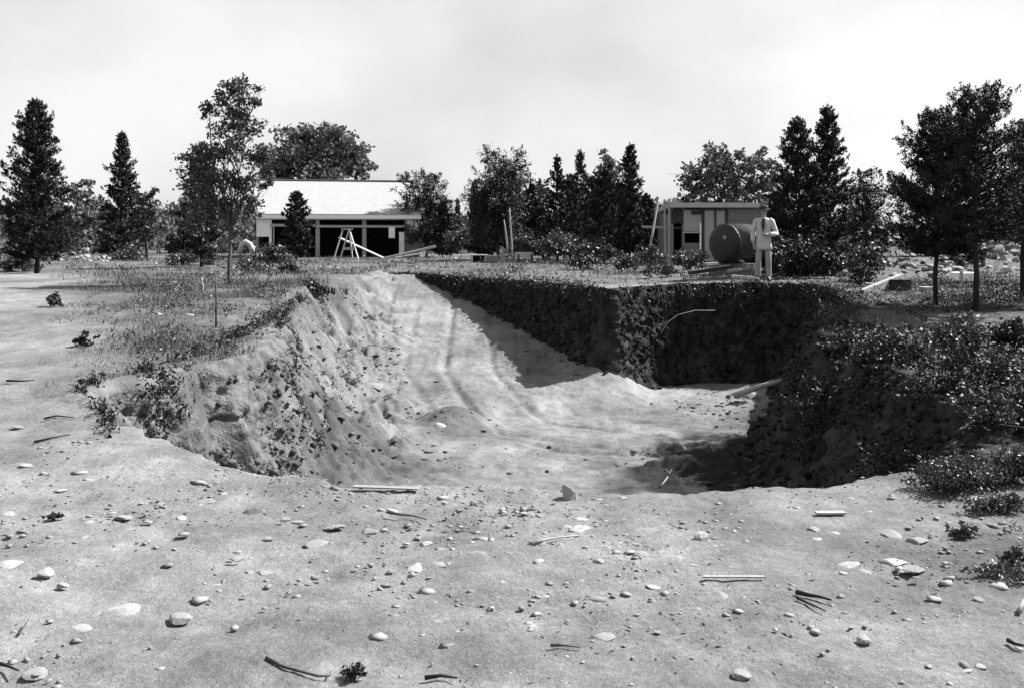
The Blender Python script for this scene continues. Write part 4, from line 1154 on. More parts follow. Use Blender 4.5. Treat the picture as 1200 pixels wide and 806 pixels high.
# dark overhanging sod at the head of the left bank
def sod():
    rng = np.random.default_rng(95)
    for (pa, ya), (pb, yb), lab in (((360, 337), (418, 343), 'dark overhanging sod with hanging roots at the head of the left bank'),
                                        ((200, 424), (266, 404), 'ragged dark sod overhanging the near left bank'),
                                        ((104, 452), (190, 428), 'long low dark sod edge at the near end of the left bank'),
                                        ((328, 372), (352, 350), 'short dark sod edge above the steep part of the left bank'),
                                        ((275, 396), (326, 372), 'broken dark sod edge at the corner of the left bank')):
        ks = [hit(pa + (pb - pa) * q / 12, ya + (yb - ya) * q / 12) for q in range(13)]
        def alo(t):
            i = min(11, int(t * 12)); f = t * 12 - i; a, b = ks[i], ks[i + 1]
            return tuple(a[j] + (b[j] - a[j]) * f for j in range(3))
        x0, y0, z0 = alo(.5); xa, da, _ = ks[0]; xb, db, _ = ks[-1]
        r = empty('overhanging_sod', (x0, y0, z0)); tag(r, lab, 'sod')
        mb = MB(); L = math.hypot(xb - xa, db - da); n = int(L / .05) + 4
        C = []; D = []
        small = .55 if y0 < 18 else 1.0
        for k in range(n):
            t = k / (n - 1); x, y, z = alo(t); z += .05
            z = z + .04 * math.sin(t * 17) + rng.normal(0, .015)
            if vn2(np.array([t * 7 + x0 * 3]), np.array([y0]), 5)[0] < -.12: continue
            for q in range(2):
                h = rng.uniform(.12, .5) * small
                a = Vector((x - x0 + rng.normal(0, .04), y - y0 - .12 + rng.normal(0, .05), z - z0))
                mb.tube([a, a + Vector((rng.normal(0, .03), -.04, -h * .5)), a + Vector((rng.normal(0, .05), -.03, -h))], [.02 * small, .014 * small, .004], 5, False)
            for q in range(14):
                C.append((x - x0 + rng.normal(0, .06), y - y0 + rng.normal(-.06, .10), z - z0 + rng.uniform(-.16 * small, .05))); D.append((0, -.6, .2))
        tag(mb.build('roots', M['char'], r), kind='stuff')
        V, Fq = leaf_quads(np.array(C), np.array(D), .10 * small, .05 * small, rng, .6)
        tag(link('turf', np_mesh('turf', V, Fq, M['dark_leaf']), r), kind='stuff')
        # the sod slab itself
        mb = MB(); A = []
        for k in range(n):
            t = k / (n - 1); x, y, z = alo(t); x -= x0; y -= y0; z += .05 - z0
            w = .10 + .05 * rng.uniform(-1, 1)
            A.append([(x, y + .25, z - .02), (x, y - w, z + rng.normal(0, .015)), (x + rng.normal(0, .01), y - w - .02, z - .10 * small), (x, y + .2, z - .16 * small)])
        vs = [p for q in A for p in q]; fs = []
        for k in range(n - 1):
            for j in range(4): fs.append((k * 4 + j, k * 4 + (j + 1) % 4, k * 4 + 4 + (j + 1) % 4, k * 4 + 4 + j))
        mb.poly(vs, fs).build('slab', M['clod'], r)
sod()

# base stones
def rock_mesh(name, seed, m, sub=2, sharp=.0):
    rng = np.random.default_rng(seed)
    bm = bmesh.new(); bmesh.ops.create_icosphere(bm, subdivisions=sub, radius=1)
    P = np.array([v.co for v in bm.verts])
    for k in range(13):
        nrm = rng.normal(0, 1, 3); nrm /= np.linalg.norm(nrm); c = rng.uniform(.45, .8)
        dd = P @ nrm - c; P = P - np.where(dd > 0, dd, 0)[:, None] * nrm * .9
    P = P * (1 + .10 * fbm3(P[:, 0] * 1.7 + seed, P[:, 1] * 1.7, P[:, 2] * 1.7, 2, seed))[:, None]
    P[:, 2] = np.where(P[:, 2] < -.35, -.35, P[:, 2])
    P /= np.abs(P[:, :2]).max()
    for v, p in zip(bm.verts, P): v.co = p
    me = bpy.data.meshes.new(name); bm.to_mesh(me); bm.free(); me.materials.append(M[m])
    return me
ROCK = {m: [rock_mesh('stone', 100 + 7 * k, m) for k in range(7)] for m in ('stone', 'dim_stone', 'dark_stone')}
_rr = random.Random(4)
def stone(px, py, w, h, label=None, m='dim_stone', group=None, name='stone', upright=False, pos=None):
    x, d, z = pos or hit(px, py)
    k = d / F
    sx = w * k / 2 * 1.3
    if upright: sz = h * k * .98; sx *= .9; sy = sx * .8
    else:
        sy = sx * _rr.uniform(.6, .85)
        sz = max(.30 * sx, min(.7 * sx, (h * k - 2 * sy * 1.3 / d)))
    o = link(name, _rr.choice(ROCK[m]), None, (x, d + sy * .3, z - sz * (.0 if upright else .27)))
    o.scale = (sx, sy, sz); o.rotation_euler = (_rr.uniform(-.12, .12), _rr.uniform(-.12, .12), _rr.uniform(-.5, .5) + (math.pi if _rr.random() < .5 else 0))
    return tag(o, label, 'stone', group)

S = stone
S(668, 584, 24, 27, 'upright pale boulder standing alone on the near rim of the pit', 'stone', upright=True)
S(995, 665, 28, 17, 'whitest rounded stone of the cluster at the right of the foreground', 'stone')
S(1012, 671, 20, 10, 'low grey stone touching the right side of the whitest cluster stone', 'dim_stone')
S(1045, 660, 30, 12, 'broad flat pale stone, middle of the cluster at the right', 'stone')
S(1072, 668, 26, 9, 'thin flat stone at the right end of the cluster', 'dim_stone')
S(1013, 750, 18, 13, 'single white angular stone in smooth dirt below the stone cluster', 'stone')
S(1061, 551, 10, 13, 'small upright pale stone perched on the rim beside the weed bush', 'stone', upright=True)
S(1047, 551, 9, 6, 'little pale stone left of the small upright one on the rim', 'stone')
S(1112, 566, 14, 10, 'pale stone in front of the leafy weed bush on the rim', 'stone')
S(1140, 585, 34, 11, 'long flat stone under the leafy weed bush at the right rim', 'stone')
S(1046, 627, 30, 8, 'flat grey stone behind the cluster, with a dark shadow edge', 'dim_stone')
S(1075, 633, 22, 8, 'small flat grey stone beside the weed clump with clods', 'dim_stone')
S(1128, 628, 26, 13, 'lumpy dark stone in the weed clump at the right', 'dark_stone')
S(1148, 703, 16, 6, 'small flat stone among the low weeds near the right edge', 'dim_stone')
S(145, 715, 42, 14, 'long pale flat stone, largest on the left of the foreground', 'stone')
S(115, 722, 22, 9, 'small flat stone touching the left end of the longest left stone', 'dim_stone')
S(91, 740, 30, 15, 'rounded pale stone just below the longest left stone', 'stone')
S(42, 790, 28, 11, 'half-buried pale stone in the bottom left corner', 'dim_stone')
S(6, 662, 30, 12, 'white stone cut by the left edge of the photo', 'stone')
S(51, 671, 22, 11, 'pale stone a little right of the one cut by the left edge', 'stone')
S(71, 687, 18, 8, 'small pale stone below and between the left-edge stones', 'stone')
S(10, 603, 20, 9, 'pale stone by the left edge behind the small dark weed', 'stone')
S(95, 631, 18, 8, 'small pale wedge-shaped stone right of the small dark weed', 'stone')
S(143, 607, 24, 8, 'flat stone with a dark far edge near the left rim', 'dim_stone')
S(185, 593, 16, 10, 'knobbly pale stone on the slope below the left rim', 'dim_stone')
S(209, 727, 30, 9, 'flat dusty stone sunk in the dirt right of the longest left stone', 'dim_stone')
S(294, 602, 34, 18, 'broad dusty boulder half sunk in the dirt at centre left', 'dim_stone')
S(373, 639, 32, 8, 'flat pale stone between the sunk boulder and the white hump', 'dim_stone')
S(433, 624, 28, 17, 'humped pale stone in front of the rim plank', 'dim_stone')
S(487, 666, 32, 9, 'long pale pointed stone in the middle of the foreground', 'stone')
S(555, 652, 26, 8, 'flat dusty stone right of the long pointed one', 'dim_stone')
S(678, 610, 18, 6, 'small pale flat stone with a dark hollow behind it, near the boulder', 'stone')
S(765, 688, 20, 11, 'bright tilted stone with a shadow at its left, alone in smooth dirt', 'stone')
S(707, 746, 30, 8, 'long low dusty stone at the bottom middle', 'dim_stone')
S(757, 624, 26, 7, 'flat dusty stone to the right of the upright boulder', 'dim_stone')
S(821, 634, 17, 18, 'peaked pale stone with a black shadow at its left', 'stone', upright=True)
S(933, 603, 13, 8, 'small pale stone left of the short board near the rim', 'stone')
S(955, 622, 26, 14, 'low dirt-coloured hump of stone under the short board', 'dim_stone')
S(897, 660, 20, 8, 'flat pale stone below the peaked stone, to its right', 'dim_stone')
S(845, 702, 26, 13, 'dusty rounded stone below the pale strip of board', 'dim_stone')
S(868, 794, 26, 8, 'half-buried flat stone at the bottom edge right of centre', 'dim_stone')
S(514, 500, 21, 12, 'single pale stone lying on the floor of the pit', 'stone')
S(223, 370, 15, 11, 'white stone in the grass of the left bank', 'stone')
S(302, 373, 9, 8, 'pale stone at the broken corner of the left bank', 'stone')
S(186, 369, 8, 6, 'little white stone left of the white stone on the bank', 'stone')
S(886, 463, 38, 13, 'pale squared stone against the far wall of the pit', 'dim_stone')
S(388, 520, 16, 10, 'dark clod-like stone on the slumped heap at the left of the pit', 'dark_stone')
S(455, 535, 22, 10, 'dark flat stone at the right foot of the slumped heap', 'dark_stone')
S(436, 452, 24, 8, 'flat stone sticking out of the left slope of the ramp', 'dim_stone')
S(485, 314, 13, 6, 'white block of stone in the grass right of the garage', 'stone', pos=(at(485, 36), 36, gz(at(485, 36), 36)))
S(592, 320, 8, 6, 'white stone in the grass below the two bare saplings', 'stone')
for (px, py, w, h) in [(172, 611, 12, 5), (103, 612, 14, 5), (138, 640, 14, 6), (334, 609, 16, 8), (348, 612, 14, 6), (391, 618, 22, 8), (314, 631, 13, 6), (275, 655, 18, 8), (308, 672, 18, 9), (291, 672, 10, 8), (252, 687, 16, 6),
                       (240, 588, 20, 6), (212, 607, 14, 5), (453, 686, 12, 8), (498, 637, 14, 6), (475, 638, 10, 5), (515, 644, 12, 5), (557, 749, 10, 6), (541, 722, 8, 5), (702, 659, 14, 8), (680, 621, 24, 7), (754, 650, 22, 6), (681, 681, 10, 6),
                       (876, 635, 12, 6), (902, 636, 14, 5), (1134, 787, 14, 5), (1117, 765, 12, 5), (1046, 582, 12, 8), (730, 585, 12, 6), (846, 640, 10, 6), (620, 602, 14, 5), (600, 650, 12, 5), (520, 590, 14, 5), (460, 598, 12, 6), (70, 575, 16, 6),
                       (130, 560, 14, 5), (30, 545, 18, 6), (20, 500, 16, 7), (60, 480, 12, 5), (890, 590, 10, 5), (1000, 585, 12, 5), (1020, 600, 10, 5), (980, 625, 14, 5), (800, 600, 10, 5), (640, 700, 10, 5), (770, 740, 12, 4), (1165, 660, 12, 5), (330, 760, 9, 4), (175, 770, 9, 5)]:
    S(px, py, w, h, 'small dusty stone among those strewn over the bare dirt in front of the pit', _rr.choice(['stone', 'dim_stone', 'dim_stone']), 'small stones strewn over the near dirt')

def heap(label, group, n, px0, px1, base, top, d, m, seed, wmin=8, wmax=20, prof=None):
    rng = random.Random(seed)
    for k in range(n):
        u = rng.random(); px = px0 + (px1 - px0) * u
        prf = (prof(u) if prof else math.sin(math.pi * min(.97, max(.03, u))) ** .5)
        t = rng.random()
        dd = d + (t - .5) * 2.0 + rng.uniform(-.2, .2); x = at(px, dd); g = gz(x, dd)
        hmax = max(0, (zt(top, d) - g)) * prf
        z = g + hmax * min(1, t * 1.15) * rng.uniform(.75, 1)
        w = rng.uniform(wmin, wmax)
        o = stone(0, 0, w, w * .8, label, rng.choice(m), group, pos=(x, dd, z))
        s = w / F * dd / 2; o.scale = (s, s * rng.uniform(.6, 1), s * rng.uniform(.5, .95)); o.rotation_euler = (rng.uniform(-.6, .6), rng.uniform(-.6, .6), rng.uniform(0, 6.28))
    # a packed earth core so that nothing hovers
    mb = MB(); nn = 26; vs = []; fs = []
    for i in range(nn):
        u = i / (nn - 1); px = px0 + (px1 - px0) * u; prf = (prof(u) if prof else math.sin(math.pi * min(.97, max(.03, u))) ** .5)
        for j in range(7):
            t = j / 6; dd = d - 1.3 + 3.0 * t; x = at(px, dd); g = gz(x, dd)
            h = max(0, (zt(top, d) - g)) * prf * math.sin(min(1, t * 1.5) * math.pi / 2) * (1 if t < .75 else (1 - t) * 4) * .62 * rng.uniform(.7, 1)
            vs.append((x, dd, g - .06 + h))
    for i in range(nn - 1):
        for j in range(6): a = i * 7 + j; fs.append((a, a + 7, a + 8, a + 1))
    me = mb.poly(vs, fs).build('rubble_core', M['dark_stone'])
    return me
H = heap('pale rough stone in the big rubble heap behind the spreading dark cedars', 'stones of the big rubble heap on the right', 112, 1100, 1215, 322, 276, 26, ['stone', 'stone', 'dim_stone'], 7, 9, 22)
tag(H, 'packed rubble and earth inside the big heap behind the spreading dark cedars', 'rubble', kind='stuff')
H = heap('pale rough stone in the low rubble bank left of the big heap', 'stones of the low rubble bank on the right', 60, 985, 1112, 322, 296, 24, ['stone', 'dim_stone', 'dim_stone'], 8, 7, 15)
tag(H, 'packed rubble inside the low bank left of the big heap', 'rubble', kind='stuff')
H = heap('pale stone in the rubble heap beyond the two left cedars', 'stones of the heap beyond the left cedars', 26, 66, 128, 305, 291, 44, ['stone', 'stone', 'dim_stone'], 9, 7, 14)
tag(H, 'packed rubble of the heap beyond the left cedars', 'rubble', kind='stuff')
H = heap('pale stone in the rubble heap at the far left edge', 'stones of the heap at the far left edge', 12, -8, 42, 305, 292, 44, ['stone', 'dim_stone'], 10, 7, 13)
tag(H, 'packed rubble of the heap at the far left edge', 'rubble', kind='stuff')
H = heap('white stone in the pile before the left corner of the garage', 'stones of the pile by the garage', 18, 288, 342, 303, 281, 46, ['stone', 'stone', 'dim_stone'], 11, 7, 13)
tag(H, 'packed rubble of the pile before the left corner of the garage', 'rubble', kind='stuff')
# pale dirt heap round the trunks on the right bank
def arch():
    d = 45; x = at(289, d); z = zt(296, d); k = d / F
    pts = [(-9 * k, 0, -.1), (-6 * k, 0, 8 * k), (-1 * k, 0, 12 * k), (4 * k, 0, 9 * k), (6.5 * k, 0, 3 * k), (7 * k, 0, -.1)]
    tag(MB().tube(pts, [.12, .13, .14, .14, .13, .1], 8).build('bent_hoop', M['fresh_wood'], None, True, (x, d, z)), 'pale arched hoop half hidden in the brush left of the garage', 'hoop')
arch()

# gravel: one mass of small stones over the near dirt and the pit floor
M['bank_crumb'] = mat('bank_crumb', .03, .10, 3.0, 1.0, island=True)
def gravel():
    rng = np.random.default_rng(97)
    bm = bmesh.new(); bmesh.ops.create_icosphere(bm, subdivisions=1, radius=1)
    bv = np.array([v.co for v in bm.verts]); BASES = []
    for q in range(12):
        P = bv.copy()
        for c_ in range(8):
            nn = rng.normal(0, 1, 3); nn /= np.linalg.norm(nn); dd = P @ nn - rng.uniform(.35, .75); P = P - np.where(dd > 0, dd, 0)[:, None] * nn
        BASES.append(P / np.abs(P).max())
    BASES = np.array(BASES); bf = np.array([[v.index for v in f.verts] for f in bm.faces]); bm.free()
    def batch(name, n, box, wf, smin, smax, m, label, cat, pw=4, fl=1.0):
        x = rng.uniform(box[0], box[1], n); y = rng.uniform(box[2], box[3], n)
        k = rng.uniform(0, 1, n) < wf(x, y); x, y = x[k], y[k]; z = heights(x, y)[0]; n = len(x)
        s = smin + (smax - smin) * rng.uniform(0, 1, n) ** pw
        sc = np.stack([s * rng.uniform(.7, 1.3, n), s * rng.uniform(.7, 1.3, n), s * fl * rng.uniform(.25, .55, n)], -1)
        a = rng.uniform(0, 6.28, n); ca, sa = np.cos(a), np.sin(a)
        P = BASES[rng.integers(0, 12, n)] * (1 + rng.normal(0, .05, (n, len(bv), 1)))
        P = P * sc[:, None]
        X = P[..., 0] * ca[:, None] - P[..., 1] * sa[:, None]; Y = P[..., 0] * sa[:, None] + P[..., 1] * ca[:, None]
        V = np.stack([X + x[:, None], Y + y[:, None], P[..., 2] + z[:, None] + sc[:, 2:3] * .02], -1).reshape(-1, 3)
        Fq = (bf[None] + (np.arange(n) * len(bv))[:, None, None]).reshape(-1, 3)
        tag(link(name, np_mesh(name, V, Fq, M[m])), label, cat, kind='stuff')
    near = lambda x, y: np.clip(.22 + 1.3 * fbm2(x / .9, y / .9, 3, 98), .02, 1) * (.35 + .65 * np.exp(-((y - 5.9) / 1.1) ** 2))
    batch('gravel', 26000, (-4.8, 4.6, 2.8, 7.6), near, .005, .026, 'pebble', 'gravel and small stones over the near dirt', 'gravel')
    batch('gravel', 520, (-3.4, 3.4, 3.0, 7.0), lambda x, y: np.clip(.45 + 1.0 * fbm2(x / .8, y / .8, 3, 94), .05, 1), .012, .055, 'pebble', 'larger loose stones sunk in the near dirt', 'gravel', 2.5, .6)
    batch('gravel', 3500, (-4, 6, 9, 26), lambda x, y: heights(x, y)[2] * np.clip(.25 + 1.2 * fbm2(x, y, 3, 99), .03, 1), .008, .035, 'pebble', 'gravel over the floor and ramp of the pit', 'gravel')
    # crumbling lumps stuck on the cut walls and on the eroded left bank
    nr, nc2, _ = WALL.shape; n = 9000
    ii = rng.integers(3, nr - 1, n); jj = rng.integers(1, nc2 - 1, n)
    pw = WALL[ii, jj]; s = .012 + .05 * rng.uniform(0, 1, n) ** 2.5
    P = bv[None] * (1 + rng.normal(0, .22, (n, len(bv), 1))) * s[:, None, None] * np.array([1, 1, .8]) + pw[:, None] + rng.normal(0, .02, (n, 1, 3))
    tag(link('wall_crumbs', np_mesh('wall_crumbs', P.reshape(-1, 3), (bf[None] + (np.arange(n) * len(bv))[:, None, None]).reshape(-1, 3), M['wall_clod'])), 'crumbling lumps of soil and small stones in the cut walls', 'clods', kind='stuff')
    # bits of dead leaf, bark and root lying on the dirt
    nd = 9000; x = rng.uniform(-5.2, 4.8, nd); y = rng.uniform(2.8, 9.0, nd)
    k = rng.uniform(0, 1, nd) < np.clip(.05 + 1.1 * fbm2(x / .8, y / .8, 3, 195) + .35 * np.exp(-((y - 6.0) / .8) ** 2), .01, 1); x, y = x[k], y[k]; z = heights(x, y)[0] + .006
    a = rng.uniform(0, 6.28, len(x))
    V, Fq = leaf_quads(np.stack([x, y, z], -1), np.stack([np.cos(a), np.sin(a), 0 * a], -1), .030, .009, rng, .15, 0)
    tag(link('litter', np_mesh('litter', V, Fq, M['stick'])), 'bits of dead leaf and bark littering the near dirt', 'litter', kind='stuff')
    nr, nc2, _ = LBANK.shape; n = 7000
    ii = rng.integers(4, nr - 1, n); jj = rng.integers(10, nc2 - 10, n); pw_ = LBANK[ii, jj]
    k = fbm3(pw_[:, 0] * 2.2, pw_[:, 1] * 2.2, pw_[:, 2] * 2.2, 3, 177) + .35 * (ii / nr) > .12; pw_ = pw_[k]; n = len(pw_); s = .008 + .045 * rng.uniform(0, 1, n) ** 3
    P = bv[None] * (1 + rng.normal(0, .22, (n, len(bv), 1))) * s[:, None, None] * np.array([1, 1, .8]) + pw_[:, None] + rng.normal(0, .012, (n, 1, 3))
    tag(link('bank_crumbs', np_mesh('bank_crumbs', P.reshape(-1, 3), (bf[None] + (np.arange(n) * len(bv))[:, None, None]).reshape(-1, 3), M['bank_crumb'])), 'crumbs of soil and stone stuck in the left bank', 'clods', kind='stuff')
    # ragged dark growth on the upper part of the left bank
    nL = 2600; ii = (rng.uniform(0, 1, nL) ** 1.6 * nr * .55).astype(int) + 1; jj = rng.integers(4, nc2 - 4, nL); q = LBANK[ii, jj]
    k = fbm3(q[:, 0] * 1.9, q[:, 1] * 1.9, q[:, 2] * 1.9, 3, 178) > .02; q = q[k]
    C = np.repeat(q, 9, 0) + rng.normal(0, .035, (len(q) * 9, 3)); D = rng.normal(0, .5, C.shape) + np.array([.3, -.5, -.3])
    V, Fq = leaf_quads(C, D, .055, .022, rng, .5)
    tag(link('bank_weeds', np_mesh('bank_weeds', V, Fq, M['dark_leaf'])), 'dark weeds and roots on the upper face of the left bank', 'weeds', kind='stuff')
    def bank(x, y):
        z, s_, p_, so_ = heights(x, y)
        return so_ * np.clip(p_ * (1.02 - p_) * 5, 0, 1) * np.clip(.35 + 1.3 * fbm2(x / .6, y / .6, 3, 96), .05, 1) * (x < -.6) * (y > 8)
    batch('bank_crumbs', 9000, (-4.8, -.4, 8, 23), bank, .012, .075, 'bank_crumb', 'lumps of soil and small stones on the crumbling left bank', 'clods', 3)
    cl = lambda x, y: heights(x, y)[2] * np.clip(np.exp(-(((x + 2.3) / 1.1) ** 2 + ((y - 13.2) / 1.6) ** 2)) + np.exp(-(((x - 3.0) / 1.3) ** 2 + ((y - 13.2) / 1.2) ** 2)) + .9 * np.exp(-(((x - 4.6) / 1.2) ** 2 + ((y - 17.5) / 1.6) ** 2)) + .8 * np.exp(-(((x - 1.6) / .9) ** 2 + ((y - 20.6) / .6) ** 2)) + .6 * np.exp(-(((x + 1.0) / .6) ** 2 + ((y - 16.6) / .9) ** 2)), 0, 1)
    batch('soil_clods', 9000, (-4, 6, 9.5, 22), cl, .012, .075, 'clod', 'dark clods of soil fallen on the pit floor', 'clods', 2.2)
gravel()

# sticks, boards, stakes
def stick(name, pts, r, m, label, cat='stick', lift=.01, d=None, n=6):
    P = []
    for q in pts:
        if d is None:
            x, dd, z = hit(*q); P.append(Vector((x, dd, z + lift + r)))
        else: P.append(P3(q[0], q[1], d))
    o = P[0].copy()
    rad = [r * (1 - .6 * i / (len(P) - 1)) for i in range(len(P))]
    return tag(MB().tube([p - o for p in P], rad, n).build(name, M[m], None, True, o), label, cat)
stick('stick', [(312, 777), (332, 786), (352, 793), (372, 798), (386, 798), (388, 793)], .007, 'stick', 'long curved dead stick at the bottom left of the foreground')
stick('stick', [(22, 748), (27, 741), (34, 730)], .006, 'stick', 'short thin stick standing out of the dirt at the left')
stick('stick', [(0, 784), (10, 788), (22, 793)], .008, 'char', 'short dark stick cut by the left edge near the bottom')
stick('stick', [(933, 700), (948, 703), (960, 706), (974, 708)], .012, 'char', 'upper and thicker one of the two charred sticks below the stone cluster')
stick('stick', [(934, 705), (950, 713), (968, 721)], .007, 'char', 'lower and thinner one of the two charred sticks below the stone cluster')
stick('stick', [(498, 800), (516, 799), (536, 800)], .009, 'char', 'dark stick lying flat at the bottom edge')
stick('stick', [(624, 641), (638, 636), (655, 634), (678, 632)], .008, 'pale_stick', 'thin bleached twig in front of the upright boulder')
stick('stick', [(40, 521), (60, 516), (82, 512)], .010, 'char', 'thin dark twig on the track near the left rim')
stick('stick', [(8, 449), (26, 449), (40, 448)], .012, 'char', 'dark twig on the pale track at the left edge')
stick('stick', [(52, 493), (66, 490), (86, 492)], .010, 'char', 'dark twig at the foot of the near left bank')
stick('stick', [(775, 572), (780, 566), (784, 560), (787, 553)], .010, 'pale_stick', 'bleached twig sticking up on the near rim', lift=.03)
stick('stick', [(455, 604), (470, 606), (484, 608), (500, 612)], .008, 'stick', 'dark broken twigs in front of the rim plank')
stick('stick', [(645, 761), (660, 762), (680, 763)], .006, 'stick', 'fine dark twig at the bottom middle')
stick('stick', [(1181, 757), (1190, 760), (1202, 763)], .010, 'char', 'dark stick cut by the right edge')
stick('stick', [(1195, 722), (1199, 712), (1204, 704)], .012, 'pale_stick', 'pale stick stub at the right edge among the weeds')
def board(pa, pb, w, t, m, label):
    a = Vector(hit(*pa)); b = Vector(hit(*pb)); a.z += .02 + t / 2; b.z += .02 + t / 2
    return lone_bar('board', a, b, w, t, m, label, 'board')
board((414, 574), (491, 577), .05, .008, 'dim_stone', 'long thin dusty board lying along the near rim')
board((956, 606), (990, 606), .05, .012, 'pale_stick', 'short pale board with a black shadow near the right rim')
board((824, 681), (896, 681), .02, .006, 'pale_stick', 'thin pale strip of board lying in the dirt right of centre')
a = Vector(hit(860, 470)); b = Vector(hit(930, 460)); a.z += .1; b.z += .28
o = a.copy()
tag(MB().tube([Vector((0, 0, 0)), (b - a) * .5 + Vector((0, 0, .02)), b - a], [.055, .048, .036], 9).build('log', M['pale_stick'], None, True, o), 'pale log lying on the pit floor at the foot of the shaded wall', 'log')
def stake(px, y0, y1, r, m, label):
    x, d, z = hit(px, y1); h = zt(y0, d) - z
    tag(MB().tube([(0, 0, -.1), (.005, 0, h * .5), (-.01, 0, h)], [r, r * .9, r * .6], 6).build('stake', M[m], None, True, (x, d, z)), label, 'stake')
stake(253, 318, 384, .014, 'stick', 'thin tall grey stake in the grass of the left bank')
stake(237, 325, 346, .022, 'pale_stick', 'short pale stake left of the sparse leafy tree')
def stem():
    # thin bent stem hanging across the sunlit earth face
    pts = [(775, 390), (782, 378), (795, 369), (815, 364), (838, 364)]
    P = [P3(a, b, 20.1) for a, b in pts]; o = P[0].copy()
    tag(MB().tube([p - o for p in P], [.012, .012, .01, .01, .006], 6).build('bent_root', M['pale_stick'], None, True, o), 'pale root curving across the sunlit earth face of the far wall', 'root')
stem()

# ------------------------------------------------------------------ the man
def skin(name, J, E, m, parent, sub=2, root=None):
    names = list(J); idx = {k: i for i, k in enumerate(names)}
    me = bpy.data.meshes.new(name)
    me.from_pydata([J[k][0] for k in names], [(idx[a], idx[b]) for a, b in E], [])
    me.materials.append(M[m])
    o = link(name, me, parent)
    mod = o.modifiers.new('skin', 'SKIN'); mod.use_smooth_shade = True; mod.branch_smoothing = .6
    sv = me.skin_vertices[0].data
    for i, k in enumerate(names):
        r = J[k][1]; sv[i].radius = (r, r) if not isinstance(r, tuple) else r
        sv[i].use_root = (k == (root or names[0]))
    ss = o.modifiers.new('subsurf', 'SUBSURF'); ss.levels = sub; ss.render_levels = sub
    return o
M['skin'] = mat('skin', .22, .28, 20, .6)
M['jacket'] = mat('pale_jacket', .34, .42, 9, .85, bump=.6, bscale=14)
M['trousers'] = mat('pale_trousers', .19, .26, 9, .85, bump=.6, bscale=16, stretch=(1, 1, .4))
M['dark_cloth'] = mat('dark_cloth', .02, .05, 9, .9)
